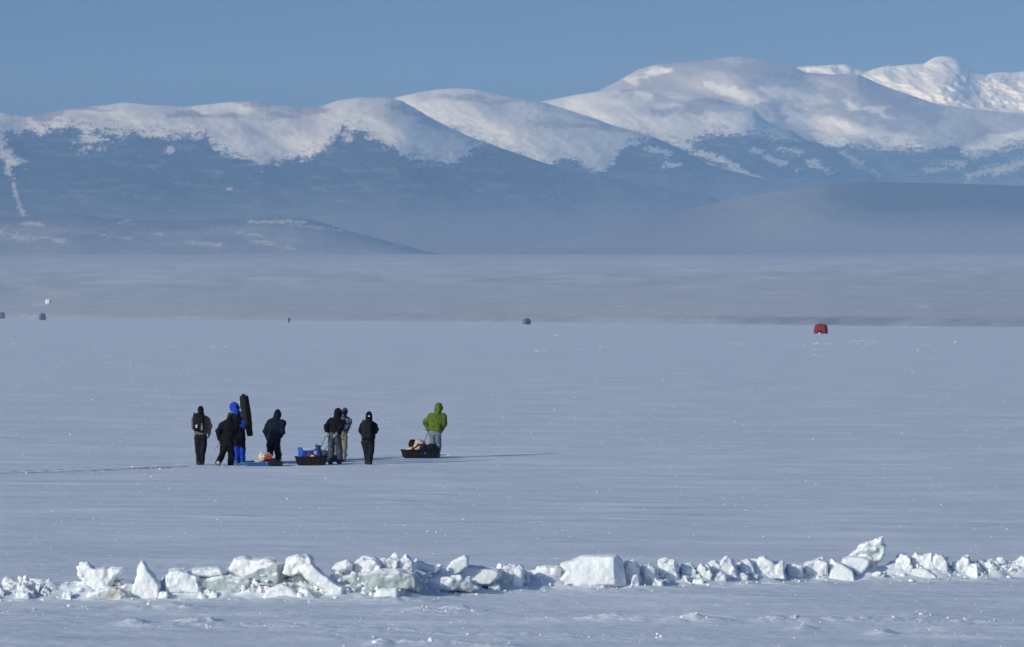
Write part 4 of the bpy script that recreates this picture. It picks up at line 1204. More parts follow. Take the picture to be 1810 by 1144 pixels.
lump('nylon_bag', 'dark blue bag with a white curved mark standing right of the cooler', 'bag', 562.5, 806, B2, .12, [loft([(0, 0, -.02), (0, 0, .15), (-.01, 0, .30)], [(.10, .09), (.105, .09), (.075, .06)], .02), ell((-.01, 0, .29), (.07, .06, .04), .03)], 'darkblue',
     parts=[('bag_mark', [cone((-.055, -.088, .06), (-.075, -.088, .09), .010, .010, .005), cone((-.075, -.088, .09), (-.066, -.088, .125), .010, .010, .005), cone((-.066, -.088, .125), (-.03, -.092, .14), .010, .010, .005), cone((-.055, -.088, .06), (-.03, -.092, .05), .010, .009, .005)], 'white')])
lump('water_jug', 'small white jug on top of the dark blue bag in the middle sled', 'jug', 558.8, 792.5, B2, .13, [rbox((0, 0, .03), (.085, .08, .09), .02, .01), cone((0, 0, .07), (0, 0, .10), .022, .018, .01)], 'whitecool', h=.006, disp=None, parts=[('cap', [cone((0, 0, .105), (0, 0, .12), .022, .022, .004)], 'graypl')])
lump('tote_bag', 'red brown bag with a cream front leaning on the blue cooler', 'bag', 548.5, 810.5, B2, .045, [rbox((0, .02, .05), (.22, .06, .16), .03, .02, rotm(0, .45, 0)), ell((.02, .02, .09), (.1, .04, .06), .03)], 'redbag',
     parts=[('cream_panel', [rbox((.03, -.012, .03), (.20, .035, .085), .02, .02, rotm(0, -.22, 0)), ell((.06, -.012, .06), (.05, .02, .045), .03)], 'paletan')])
lump('rucksack', 'grey green pack on the half hidden dark sled', 'pack', 573.5, 806, 817.5, .30, [ell((0, 0, .06), (.12, .11, .12), .04), ell((.06, 0, .0), (.13, .11, .09), .04)], 'greengray')
lump('storage_tub', 'dark tub at the front of the half hidden sled', 'tub', 575, 812, 817.5, .10, [rbox((0, 0, .03), (.2, .16, .18), .03, .02), ell((.02, 0, .12), (.08, .07, .04), .03)], 'darkgray')

# --- low blue sled
S1 = sled(463.5, 824.3, 1.24, .50, .10, math.radians(5), 'blueslate', 'low blue sled loaded with a cream jug and a red box', off=(0, .22), rise=.02, nose=.2)
B1 = 824.3
r4, J4, k4 = PP[3]
rope_part(S1, world_of(r4, k4['h'][1]), at(498, 815.5, B1, .22), .01)
lump('tarp', 'dark tarpaulin folded over the right half of the low blue sled', 'tarp', 486.5, 819.5, B1, .06, [rbox((0, .06, .0), (.40, .34, .13), .04, .02, rotm(0, .06, .1)), ell((-.02, .05, .06), (.17, .15, .06), .04), ell((-.06, .10, .09), (.12, .1, .06), .03)], 'darkgray', disp=(.016, (9, 9, 9), 7))
lump('pole_bundle', 'bundle of thin poles lying along the left end of the low blue sled', 'poles', 441, 816.8, B1, .22, [cone((-.18, 0, .005), (.2, .0, .03), .017, .02, .01), cone((-.16, .05, .01), (.2, .05, .02), .014, .016, .01), cone((-.1, -.05, .012), (.22, -.04, .035), .014, .014, .01)], 'bagblk', h=.007, disp=(.004, (12, 12, 12), 2))
lump('burlap_sack', 'slumped pale tan sack in the middle of the low blue sled', 'sack', 459.5, 815.5, B1, .20, [ell((-.05, 0, 0), (.13, .12, .06), .04), ell((.06, 0, .03), (.11, .11, .07), .04)], 'beige')
lump('fuel_jug', 'cream coloured jug standing left of the red box on the low blue sled', 'jug', 463.2, 811.5, B1, .30, [rbox((0, 0, .075), (.18, .14, .17), .03, .015), cone((-.01, 0, .14), (-.01, 0, .20), .07, .022, .03)], 'cream', h=.007, disp=None, parts=[('spout', [cone((-.01, 0, .19), (-.01, 0, .215), .024, .022, .004)], 'paletan'), ('grip', [cone((.03, 0, .17), (.075, 0, .15), .014, .014, .01), cone((.075, 0, .15), (.08, 0, .10), .014, .014, .01)], 'cream')])
lump('tackle_box', 'dark red box with a grey lid beside the cream jug on the low blue sled', 'box', 474.6, 811.5, B1, .26, [rbox((0, 0, .045), (.20, .15, .115), .012, .005)], 'redpl', h=.006, disp=None, parts=[('lid', [rbox((0, 0, .118), (.205, .155, .035), .012, .005)], 'graypl'), ('handle', [cone((-.05, 0, .14), (-.035, 0, .175), .010, .012, .006), cone((-.035, 0, .175), (.02, 0, .175), .012, .012, .006), cone((.02, 0, .175), (.035, 0, .14), .012, .010, .006)], 'paletan')])
lump('lashing_strap', 'pale strap hanging over the side of the low blue sled', 'strap', 471.8, 819, B1, .0, [cone((-.01, 0, .05), (.0, -.005, -.01), .018, .016, .01), cone((0, -.005, -.01), (.015, -.005, -.065), .016, .016, .01)], 'graypl', h=.006, disp=(.004, (20, 20, 20), 2))

# ================================================================== far things on the ice
def hub_tent(px, base, w, h, mat, label, rz=0, door=True, d=None):
    if d is None:
        gx, gy = gpt(px, base); z = 0
    else:
        gy = d; gx = px_to_x(px, d); z = 0
    o = empty('ice_shelter', (gx, gy, z - .03), rz, label, 'tent', 'ice fishing shelters far out on the lake')
    bm = bmesh.new(); rings = []
    for (zz, k, r) in ((0, 1.0, .06), (.35, .985, .08), (.62, .96, .10), (.80, .92, .14), (.90, .82, .2), (.965, .52, .2), (1.0, .12, .05)):
        rings.append([bm.verts.new((x, y, zz * h)) for x, y in rrect(w * k, w * k, r * w * k, 5)])
    n = len(rings[0])
    # walls bow outward to their hubs
    for i, rg in enumerate(rings[:4]):
        for v in rg:
            t = min(abs(v.co.x), abs(v.co.y)) / (w / 2)
            bow = (1 - t) * math.sin(v.co.z / h * PI) * .10
            q = Vector((v.co.x, v.co.y, 0)); q.normalize(); v.co += q * bow * w * .5
    for a, b in zip(rings[:-1], rings[1:]):
        for i in range(n):
            bm.faces.new((a[i], a[(i + 1) % n], b[(i + 1) % n], b[i]))
    bm.faces.new(rings[-1])
    link('canopy', bm_mesh('canopy', bm, True), MT[mat], o)
    bm = bmesh.new()
    for sx in (-1, 1):
        for sy in (-1, 1):
            tube_bm(bm, [(sx * w * .49, sy * w * .49, 0), (sx * w * .475, sy * w * .475, h * .5), (sx * w * .40, sy * w * .40, h * .82), (sx * w * .2, sy * w * .2, h * .97), (0, 0, h * 1.01)], .035, 6)
    link('pole_sleeves', bm_mesh('pole_sleeves', bm, True), MT['blacktent'], o)
    if door:
        bm = bmesh.new()
        y = -w * .5
        ol = [(-.30, 0), (.30, 0), (.10, .36), (-.12, .36)]
        vs = [bm.verts.new((a * w, y - .14 * w * .5 - .02, b * h)) for a, b in ol]
        f = bm.faces.new(vs); r = bmesh.ops.extrude_face_region(bm, geom=[f]); bmesh.ops.translate(bm, vec=(0, .12, 0), verts=[v for v in r['geom'] if isinstance(v, bmesh.types.BMVert)])
        bmesh.ops.recalc_face_normals(bm, faces=bm.faces)
        link('door', bm_mesh('door', bm), MT['blacktent'], o)
        bm = bmesh.new(); box_bm(bm, (-.02 * w, y - .22, .10), (.34, .10, .24), .04)
        link('door_flap', bm_mesh('door_flap', bm, True), MT['whitecool'], o)
    return o


hub_tent(1451, 590, 2.05, 1.72, 'redtent', 'red pop up shelter with a dark doorway far out on the ice', math.radians(-14))
hub_tent(75, 566, 1.9, 2.45, 'graytent', 'dark shelter below the bright cabin, second from the left edge', math.radians(20), False)
hub_tent(4, 563.4, 2.0, 2.5, 'graytent', 'dark shelter cut by the left edge of the picture', math.radians(10), False)
hub_tent(931, 573.6, 1.6, 1.6, 'graytent', 'small dark shelter on the far shoreline above the people', math.radians(30), False)

# lone walker far off: the walking-alone figure again, at the far shore
src = PP[6][0]
fx, fy = gpt(511, 571.3)
wk = src.copy(); COL.objects.link(wk); wk.location = (fx, fy, -.02)
tag(wk, 'tiny dark person standing far away near the opposite shore', 'person', 'people walking across the ice')
for ch in list(src.children):
    if ch.name.split('.')[0] in ('body', 'jacket', 'trousers', 'hood', 'boot'):
        c = ch.copy(); COL.objects.link(c); c.parent = wk
        if 'label' in c:
            del c['label']

# white cabin on the far plain
cxx, cyy, czz = on_plain(85, 537.0)
cb_ = empty('cabin', (cxx, cyy, czz - .1), math.radians(-25), 'tiny white cabin shining on the plain beyond the far shore', 'cabin')
bm = bmesh.new(); box_bm(bm, (0, 0, .8), (1.9, 1.6, 1.6)); link('wall', bm_mesh('wall', bm), MT['whitewall'], cb_)
bm = bmesh.new()
pr = [(-1.1, -1.0, 1.5), (1.1, -1.0, 1.5), (1.1, 0, 2.15), (-1.1, 0, 2.15), (-1.1, 1.0, 1.5), (1.1, 1.0, 1.5)]
vs = [bm.verts.new(v) for v in pr]; bm.faces.new(vs[:4]); bm.faces.new((vs[3], vs[2], vs[5], vs[4])); bm.faces.new((vs[0], vs[3], vs[4])); bm.faces.new((vs[1], vs[5], vs[2])); bm.faces.new((vs[0], vs[4], vs[5], vs[1]))
bmesh.ops.recalc_face_normals(bm, faces=bm.faces)
link('roof', bm_mesh('roof', bm), MT['whitecool'], cb_)
bm = bmesh.new(); box_bm(bm, (.3, -.81, .6), (.5, .04, 1.1)); link('door', bm_mesh('door', bm), MT['graypl'], cb_)

# ================================================================== pressure ridge of broken ice
def ice_mat(name, base, snowy, tint=None):
    m, nt, b = mat_new(name)
    L = nt.links.new
    tc = nt.nodes.new('ShaderNodeTexCoord')
    n = nt.nodes.new('ShaderNodeTexNoise'); n.inputs['Scale'].default_value = 5.5; n.inputs['Detail'].default_value = 6; n.inputs['Roughness'].default_value = .62
    L(tc.outputs['Object'], n.inputs['Vector'])
    ge = nt.nodes.new('ShaderNodeNewGeometry'); sp = nt.nodes.new('ShaderNodeSeparateXYZ'); L(ge.outputs['Normal'], sp.inputs['Vector'])
    a = nt.nodes.new('ShaderNodeMath'); a.operation = 'MULTIPLY_ADD'; a.inputs[1].default_value = .55; L(sp.outputs['Z'], a.inputs[0]); L(n.outputs['Fac'], a.inputs[2])
    r = nt.nodes.new('ShaderNodeValToRGB')
    r.color_ramp.elements[0].position = snowy; r.color_ramp.elements[1].position = snowy + .16
    r.color_ramp.elements[0].color = (*base, 1); r.color_ramp.elements[1].color = (.90, .905, .885, 1)
    L(a.outputs[0], r.inputs['Fac'])
    if tint:                       # silt frozen into the ice
        n3 = nt.nodes.new('ShaderNodeTexNoise'); n3.inputs['Scale'].default_value = 3.2; n3.inputs['Detail'].default_value = 5; L(tc.outputs['Object'], n3.inputs['Vector'])
        r3 = nt.nodes.new('ShaderNodeValToRGB'); r3.color_ramp.elements[0].position = .5; r3.color_ramp.elements[1].position = .68
        r3.color_ramp.elements[0].color = (0, 0, 0, 1); r3.color_ramp.elements[1].color = (.75, .75, .75, 1); L(n3.outputs['Fac'], r3.inputs['Fac'])
        mx = nt.nodes.new('ShaderNodeMix'); mx.data_type = 'RGBA'; mx.inputs['B'].default_value = (*tint, 1)
        L(r3.outputs['Color'], mx.inputs['Factor']); L(r.outputs['Color'], mx.inputs['A']); L(mx.outputs['Result'], b.inputs['Base Color'])
    else:
        L(r.outputs['Color'], b.inputs['Base Color'])
    n2 = nt.nodes.new('ShaderNodeTexNoise'); n2.inputs['Scale'].default_value = 16; n2.inputs['Detail'].default_value = 4; L(tc.outputs['Object'], n2.inputs['Vector'])
    bp = nt.nodes.new('ShaderNodeBump'); bp.inputs['Strength'].default_value = .45; bp.inputs['Distance'].default_value = .03
    L(n2.outputs['Fac'], bp.inputs['Height']); L(bp.outputs['Normal'], b.inputs['Normal'])
    b.inputs['Roughness'].default_value = .55; b.inputs['Specular IOR Level'].default_value = .35
    b.inputs['Subsurface Weight'].default_value = .25; b.inputs['Subsurface Radius'].default_value = (.03, .045, .05); b.inputs['Subsurface Scale'].default_value = 1
    return m


IC = dict(white=ice_mat('snow_ice', (.84, .855, .84), .36), pale=ice_mat('pale_ice', (.64, .69, .68), .52), green=ice_mat('green_lake_ice', (.45, .51, .495), .72),
          dirty=ice_mat('silty_ice', (.62, .66, .64), .45, (.42, .33, .25)))
RIDGE_GROUP = 'ice blocks in the pressure ridge'


def poly_sd(px_, pz_, V):
    d = np.full(px_.shape, 1e9); s = np.ones(px_.shape)
    n = len(V)
    for i in range(n):
        j = (i - 1) % n
        ex, ez = V[j][0] - V[i][0], V[j][1] - V[i][1]
        wx, wz = px_ - V[i][0], pz_ - V[i][1]
        t = np.clip((wx * ex + wz * ez) / (ex * ex + ez * ez + 1e-12), 0, 1)
        d = np.minimum(d, (wx - ex * t) ** 2 + (wz - ez * t) ** 2)
        c1 = pz_ >= V[i][1]; c2 = pz_ < V[j][1]; c3 = ex * wz > ez * wx
        fl = (c1 & c2 & c3) | (~c1 & ~c2 & ~c3)
        s = np.where(fl, -s, s)
    return s * np.sqrt(d)


def ice_block(outline, kind, label, depth=.4, dy=0.0, seed=0, rough=.02, facets=5, tilt=0.0, yawk=0.0, group=RIDGE_GROUP, name='ice_block', base=None, rnd=.02):
    """outline in photo pixels (silhouette); depth metres front to back; facets chop the corners"""
    ol = np.array(outline, float)
    cx = (ol[:, 0].min() + ol[:, 0].max()) / 2
    by = ridge_py(cx) if base is None else base
    m = mpp(by)
    gx, gy = gpt(cx, by); gy += dy
    m = m * gy / (gy - dy)
    V = np.stack([(ol[:, 0] - cx) * m, (by - ol[:, 1]) * m], 1)
    low = V[:, 1] < .05
    V[low, 1] -= .06
    w = V[:, 0].max() - V[:, 0].min(); hh = V[:, 1].max() - V[:, 1].min()
    h = max(.0085, min(.017, max(w, hh, depth) / 52))
    rg = np.random.default_rng(seed + 1000)
    lo = np.array([V[:, 0].min() - .06, -depth / 2 - abs(tilt) * hh - abs(yawk) * w - .06, V[:, 1].min() - .05])
    hi = np.array([V[:, 0].max() + .06, depth / 2 + abs(tilt) * hh + abs(yawk) * w + .06, V[:, 1].max() + .06])
    n = np.ceil((hi - lo) / h).astype(int) + 1
    X, Y, Z = np.meshgrid(*[lo[i] + np.arange(n[i]) * h for i in range(3)], indexing='ij')
    z0 = V[:, 1].min()
    Yc = Y - tilt * (Z - z0) - yawk * X
    # silhouette shrinks a little towards the front and back faces
    d2 = poly_sd(X[:, 0, :], Z[:, 0, :], V)[:, None, :]
    dyy = np.abs(Yc) - depth / 2
    a = d2 + .25 * np.maximum(np.abs(Yc) - depth * .22, 0)
    D = np.maximum(a, dyy)
    q = np.maximum(rnd - np.maximum(-a, 0), 0) ; q2 = np.maximum(rnd - np.maximum(-dyy, 0), 0)
    D = D + np.where(D < 0, 0, 0) + .35 * np.minimum(q, q2)
    # flat cleavage facets on the near side and top
    ctr = np.array([0, 0, V[:, 1].min() + hh * .45])
    for i in range(facets):
        az = rg.uniform(-1.25, 1.25); el_ = rg.uniform(-.15, 1.0)
        nv = np.array([math.sin(az) * math.cos(el_), -math.cos(az) * math.cos(el_), math.sin(el_)])
        ext = abs(nv[0]) * w / 2 + abs(nv[1]) * depth / 2 + abs(nv[2]) * hh * .52
        off = ext * rg.uniform(.72, .93)
        D = np.maximum(D, (X - ctr[0]) * nv[0] + (Yc - ctr[1]) * nv[1] + (Z - ctr[2]) * nv[2] - off)
    near = np.abs(D) < rough * 3 + 2 * h
    x, y, z = X[near], Y[near], Z[near]
    nn = 1.1 * vn3(x * 6, y * 6, z * 6, seed) + .8 * vn3(x * 14, y * 14, z * 14, seed + 1) + .5 * np.abs(vn3(x * 27, y * 27, z * 27, seed + 2))
    D[near] += rough * nn
    Vv, Qq = surface_nets(D, lo, h)
    o = link(name, mesh_np(name, Vv, Qq), IC[kind])
    o.location = (gx, gy, float(gz(gx, gy - .0)) * .6)
    tag(o, label, 'ice', group)
    return o


def chunk_outline(cx, base, w, h, rg, style='lump'):
    n = {'lump': 9, 'slab': 6, 'peak': 6}[style]
    P = []
    if style == 'slab':
        k = rg.uniform(-.35, .35)
        P = [(-.5, 0), (-.46, .5 + .3 * k), (-.2, .85 + .15 * k), (.35, .9 - .3 * k), (.5, .5 - .3 * k), (.45, 0)]
    elif style == 'peak':
        k = rg.uniform(-.25, .25)
        P = [(-.5, 0), (-.4, .4), (k - .1, .95), (k + .08, 1.0), (.36, .5), (.5, 0)]
    else:
        for i in range(n):
            a = PI * (1 - i / (n - 1))
            P.append((.5 * math.cos(a), math.sin(a) ** .6 if 0 < i < n - 1 else 0))
    out = []
    for i, (x, z) in enumerate(P):
        out.append((cx + (x + rg.uniform(-.07, .07)) * w, base - max(0, z + (rg.uniform(-.14, .10) if z > .05 else 0)) * h))
    return out


S_ = 0


def B(pts, kind, label, **k):
    global S_
    S_ += 1
    k.setdefault('seed', S_ * 7)
    return ice_block(pts, kind, label, **k)


# --- the pieces that stand out, left to right
B([(133, 1016), (141, 1010), (152, 1007), (160, 1014), (172, 1017), (196, 1014), (216, 1017), (213, 1027), (203, 1034), (196, 1046), (205, 1062), (150, 1062), (152, 1048), (143, 1036), (133, 1030)], 'white', 'flaring mushroom shaped ice block left of the tall pointed one', depth=.42, dy=.25, facets=2, rough=.026)
B([(148, 1063), (160, 1050), (182, 1043), (205, 1041), (224, 1048), (236, 1062)], 'dirty', 'low silt stained brownish ice lump under the mushroom shaped block', depth=.35, dy=-.12, facets=3, rough=.028)
B([(229, 1061), (235, 1040), (243, 1012), (250, 995), (257, 999), (263, 1012), (275, 1024), (284, 1040), (280, 1060)], 'white', 'tall pointed ice block standing like a shark fin near the left end', depth=.34, facets=4, rough=.014, dy=.0)
B([(289, 1060), (291, 1034), (298, 1023), (318, 1021), (338, 1026), (352, 1034), (356, 1060)], 'white', 'squat snow capped block just right of the tall pointed one', depth=.5, dy=.15, facets=3)
B([(318, 1030), (340, 1018), (385, 1016), (402, 1021), (398, 1032), (370, 1036), (330, 1036)], 'white', 'flat snow topped slab bridging between the squat block and the green ice', depth=.55, dy=.35, facets=2, tilt=-.2)
B([(318, 1060), (330, 1040), (356, 1036), (405, 1031), (440, 1035), (452, 1060)], 'green', 'greenish translucent ice face below the flat snow topped slab', depth=.5, dy=.25, facets=3, rough=.022)
B([(398, 1030), (412, 1004), (430, 999), (446, 1003), (470, 1003), (484, 1006), (480, 1018), (455, 1024), (430, 1040), (405, 1044)], 'white', 'long jagged slab tilted up toward the right in the left half of the ridge', depth=.5, dy=.55, facets=2, tilt=-.15, rough=.024)
B([(400, 1060), (425, 1034), (455, 1020), (480, 1010), (498, 1013), (502, 1030), (490, 1060)], 'green', 'dark green ice wall under the long jagged tilted slab', depth=.45, dy=.35, facets=3, rough=.02)
B([(494, 1035), (504, 1008), (518, 1001), (545, 1002), (554, 1010), (552, 1022), (538, 1032), (515, 1040)], 'white', 'bulky white block on top of the slanting slab left of centre', depth=.45, dy=.4, facets=4, rough=.026)
B([(462, 1060), (474, 1044), (500, 1036), (518, 1044), (534, 1060)], 'pale', 'smooth grey slab front leaning at the foot of the slanting slab', depth=.25, dy=-.15, facets=3, rough=.008, tilt=.4)
B([(528, 1020), (540, 1007), (554, 1008), (575, 1026), (600, 1043), (617, 1050), (612, 1059), (590, 1058), (560, 1048), (540, 1036)], 'white', 'long slanting slab sliding down to the right left of centre', depth=.4, dy=.1, facets=2, rough=.02)
B([(520, 1060), (530, 1040), (550, 1046), (566, 1060)], 'white', 'small wedge of ice tucked under the long slanting slab', depth=.3, dy=-.1, facets=2)
B([(583, 1028), (592, 1018), (612, 1012), (622, 1018), (616, 1028), (598, 1036)], 'white', 'tilted slab with its left end propped up beside the green heap', depth=.4, dy=.4, facets=3, tilt=-.2)
B([(582, 1058), (592, 1036), (640, 1030), (700, 1026), (735, 1034), (748, 1050), (740, 1057)], 'green', 'broad green ice heap left of the middle of the ridge', depth=.55, dy=.35, facets=4, rough=.028)
B([(618, 1034), (625, 1010), (640, 1001), (658, 1003), (674, 1015), (672, 1030), (650, 1040)], 'white', 'rounded pitted chunk on the left of the green heap', depth=.42, dy=.45, facets=4, rough=.034)
B([(664, 1016), (672, 1002), (690, 997), (706, 1004), (700, 1022), (680, 1026)], 'pale', 'topmost ragged chunk on the green heap', depth=.32, dy=.5, facets=1, rough=.03)
B([(690, 1005), (693, 999), (698, 997), (703, 1001), (702, 1007), (694, 1008)], 'white', 'little ice ball balanced on the topmost chunk', depth=.09, dy=.5, facets=2, rough=.006)
B([(698, 1036), (706, 1010), (718, 1001), (730, 1012), (734, 1030), (722, 1040)], 'white', 'craggy chunk on the right of the green heap', depth=.36, dy=.4, facets=4, rough=.032)
B([(730, 1008), (736, 1003), (752, 1012), (768, 1016), (769, 1024), (752, 1027), (735, 1022)], 'white', 'small flat slab lying on the right shoulder of the green heap', depth=.3, dy=.45, facets=2)
B([(657, 1060), (665, 1045), (675, 1040), (704, 1040), (706, 1052), (702, 1059)], 'white', 'clean white wedge block lying in front of the green heap', depth=.3, dy=-.25, facets=3, rough=.010)
B([(705, 1057), (716, 1042), (760, 1032), (800, 1030), (830, 1036), (846, 1048), (820, 1052)], 'pale', 'long crumbly pale ice mass right of the green heap', depth=.5, dy=.15, facets=4, rough=.034)
B([(784, 1032), (798, 1012), (821, 1001), (829, 1004), (828, 1022), (812, 1034), (790, 1038)], 'white', 'white wedge slab pointing up to the right near the middle', depth=.36, dy=.35, facets=1, rough=.010, tilt=-.15)
B([(788, 1040), (796, 1024), (826, 1013), (850, 1018), (884, 1022), (886, 1032), (868, 1046)], 'white', 'broad sloping slab beneath the white wedge slab', depth=.5, dy=.22, facets=1, rough=.018)
B([(846, 1046), (856, 1026), (885, 1017), (912, 1013), (914, 1024), (906, 1045)], 'pale', 'knobbly pale block left of the upright plate', depth=.45, dy=.25, facets=4, rough=.03)
B([(902, 1044), (907, 1016), (918, 1007), (926, 1012), (925, 1044)], 'white', 'narrow upright plate of ice with shadow on its right', depth=.45, dy=.05, facets=2, rough=.008)
B([(938, 1046), (946, 1026), (952, 1019), (986, 1018), (992, 1028), (978, 1045)], 'white', 'low block mostly in shade between the upright plate and the biggest block', depth=.35, dy=.35, facets=3, rough=.022)
B([(984, 1044), (986, 1035), (999, 1022), (988, 1013), (992, 1006), (1015, 1000), (1030, 993), (1060, 991), (1090, 992), (1100, 1003), (1106, 1022), (1107, 1042)], 'white', 'biggest smooth rounded block just right of the middle of the ridge', depth=.62, dy=.15, facets=4, rough=.011)
B([(1106, 1041), (1103, 1012), (1109, 1003), (1124, 1004), (1132, 1012), (1136, 1040)], 'white', 'pitted cube shaped chunk touching the biggest block', depth=.42, dy=.15, facets=2, rough=.034)
B([(1134, 1041), (1136, 1018), (1148, 1011), (1160, 1016), (1166, 1040)], 'white', 'second pitted chunk right of the cube shaped one', depth=.40, dy=.1, facets=3, rough=.034)
B([(1160, 1040), (1164, 1010), (1178, 1002), (1194, 1006), (1200, 1020), (1202, 1039)], 'white', 'rounded chunk with a snow cap right of the pitted pair', depth=.42, dy=.25, facets=3, rough=.03)
B([(1198, 1036), (1206, 1012), (1222, 1010), (1230, 1022), (1234, 1036)], 'white', 'roundish chunk beside a small dark gap right of centre', depth=.36, dy=.3, facets=4, rough=.03)
B([(1228, 1038), (1232, 1016), (1240, 1009), (1248, 1016), (1252, 1036)], 'white', 'narrow knob of ice left of the forked lump', depth=.3, dy=.15, facets=3, rough=.024)
B([(1250, 1034), (1254, 1010), (1264, 1004), (1272, 1008), (1284, 998), (1296, 1000), (1302, 1014), (1308, 1032)], 'white', 'forked white lump with two peaks right of centre', depth=.42, dy=.25, facets=3, rough=.028)
B([(1306, 1030), (1312, 1012), (1322, 1008), (1332, 1016), (1334, 1030)], 'white', 'small rubbly lump left of the blocky white piece', depth=.3, dy=.25, facets=3, rough=.03)
B([(1332, 1028), (1336, 1006), (1342, 997), (1352, 994), (1362, 1000), (1372, 1006), (1384, 1001), (1389, 1006), (1388, 1020), (1391, 1031), (1340, 1030)], 'white', 'blocky white piece with a notched top in the right half', depth=.45, dy=.15, facets=3, rough=.02)
B([(1390, 1031), (1392, 1009), (1404, 1006), (1420, 1008), (1422, 1030)], 'pale', 'square greyish block right of the notched white piece', depth=.4, dy=.1, facets=2, rough=.012)
B([(1420, 1030), (1424, 1012), (1436, 1006), (1448, 1003), (1462, 1008), (1466, 1029)], 'white', 'cracked white block left of the pointed plate', depth=.42, dy=.15, facets=3, rough=.022)
B([(1464, 1029), (1466, 1004), (1469, 990), (1476, 995), (1490, 1000), (1508, 1012), (1512, 1028)], 'white', 'pointed plate with a steep left edge below the tall shard', depth=.3, dy=-.05, facets=2, rough=.008, tilt=.2)
B([(1486, 1008), (1492, 998), (1506, 993), (1524, 995), (1540, 1000), (1536, 1012), (1520, 1025), (1510, 1022)], 'white', 'leaning plate against the foot of the tall shard', depth=.3, dy=.15, facets=2, rough=.010, tilt=.15)
B([(1500, 996), (1514, 984), (1526, 972), (1545, 966), (1556, 962), (1562, 958), (1563, 972), (1568, 976), (1566, 990), (1560, 1003), (1540, 1006), (1516, 1002)], 'pale', 'tall jagged translucent shard rising highest of the whole ridge', depth=.36, dy=.35, facets=3, rough=.03, tilt=-.12)
B([(1514, 1026), (1522, 1006), (1548, 1002), (1552, 1016), (1545, 1026)], 'pale', 'ice foot under the overhanging tall shard', depth=.3, dy=.35, facets=3, rough=.026)
B([(1530, 1028), (1538, 1019), (1556, 1016), (1566, 1022), (1572, 1028)], 'pale', 'grey crumb heap in the blue shade right of the tall shard', depth=.3, dy=.0, facets=3, rough=.03)
B([(1578, 1025), (1584, 1008), (1594, 998), (1606, 1001), (1612, 1012), (1610, 1025)], 'white', 'craggy lump bordering the blue hollow beside the tall shard', depth=.36, dy=.25, facets=4, rough=.03)
B([(1608, 1022), (1612, 998), (1620, 989), (1632, 993), (1648, 989), (1648, 1002), (1660, 1020)], 'white', 'twin horned white block on the right of the blue hollow', depth=.40, dy=.25, facets=3, rough=.022)
B([(1600, 1026), (1612, 1012), (1630, 1008), (1650, 1018), (1662, 1024)], 'pale', 'sloping grey slab in front of the twin horned block', depth=.28, dy=-.05, facets=2, rough=.010, tilt=.4)
B([(1646, 1020), (1648, 998), (1656, 993), (1668, 995), (1676, 1006), (1677, 1022)], 'white', 'smooth rounded tooth of ice right of the twin horned block', depth=.36, dy=.15, facets=2, rough=.010)
B([(1670, 1006), (1672, 995), (1679, 996), (1679, 1022), (1674, 1022)], 'white', 'thin upright sliver beside the smooth rounded tooth', depth=.2, dy=.35, facets=1, rough=.008)
B([(1682, 1023), (1686, 1008), (1698, 1003), (1704, 996), (1714, 997), (1718, 1006), (1734, 1008), (1738, 1023)], 'white', 'wide lumpy block near the right end of the ridge', depth=.42, dy=.2, facets=3, rough=.026)
B([(1740, 1023), (1742, 1012), (1752, 1008), (1760, 1016), (1762, 1023)], 'pale', 'small greyish stump right of the wide lumpy block', depth=.3, dy=.2, facets=3, rough=.022)
B([(1796, 1023), (1798, 1008), (1806, 999), (1818, 1000), (1826, 1012), (1828, 1024)], 'white', 'white lump cut by the right edge of the picture', depth=.4, dy=.2, facets=3, rough=.02)

# --- the rubble between them
rgr = np.random.default_rng(77)
for (x0, x1, n, hmin, hmax, wmin, wmax, lab, kinds) in (
        (-40, 132, 22, 9, 24, 14, 34, 'broken white chunk in the low rubble heap at the left end of the ridge', ('white', 'white', 'pale')),
        (285, 620, 16, 8, 18, 10, 26, 'small ice chunk scattered among the slabs left of the green heap', ('white', 'white', 'pale')),
        (600, 930, 16, 8, 16, 10, 24, 'small ice chunk scattered around the green heap and the sloping slabs', ('white', 'pale', 'white')),
        (1108, 1330, 22, 10, 26, 12, 26, 'small pitted ice chunk in the rubble right of the biggest block', ('white', 'white', 'pale')),
        (1330, 1520, 8, 7, 12, 8, 18, 'small ice chunk at the foot of the blocks left of the tall shard', ('white', 'white')),
        (1530, 1620, 8, 7, 14, 8, 18, 'small ice chunk in the blue shaded hollow beside the tall shard', ('pale', 'white')),
        (1680, 1900, 18, 8, 20, 10, 24, 'small ice chunk in the low rubble at the right end of the ridge', ('white', 'pale'))):
    for i in range(n):
        cx_ = x0 + (x1 - x0) * (i + rgr.uniform(.1, .9)) / n
        w_ = rgr.uniform(wmin, wmax); h_ = rgr.uniform(hmin, hmax)
        b_ = ridge_py(cx_)
        B(chunk_outline(cx_, b_, w_, h_, rgr, ['lump', 'lump', 'slab', 'peak'][int(rgr.integers(4))]), kinds[int(rgr.integers(len(kinds)))], lab, depth=float(w_ * mpp(b_) * rgr.uniform(.7, 1.1)), dy=float(rgr.uniform(-.25, .75)),
          facets=int(rgr.integers(2, 5)), rough=.018, name='ice_chunk', group=lab.replace('broken white chunk', 'white chunks').replace('small ice chunk', 'small chunks').replace('small pitted ice chunk', 'small pitted chunks'), yawk=float(rgr.uniform(-.3, .3)))


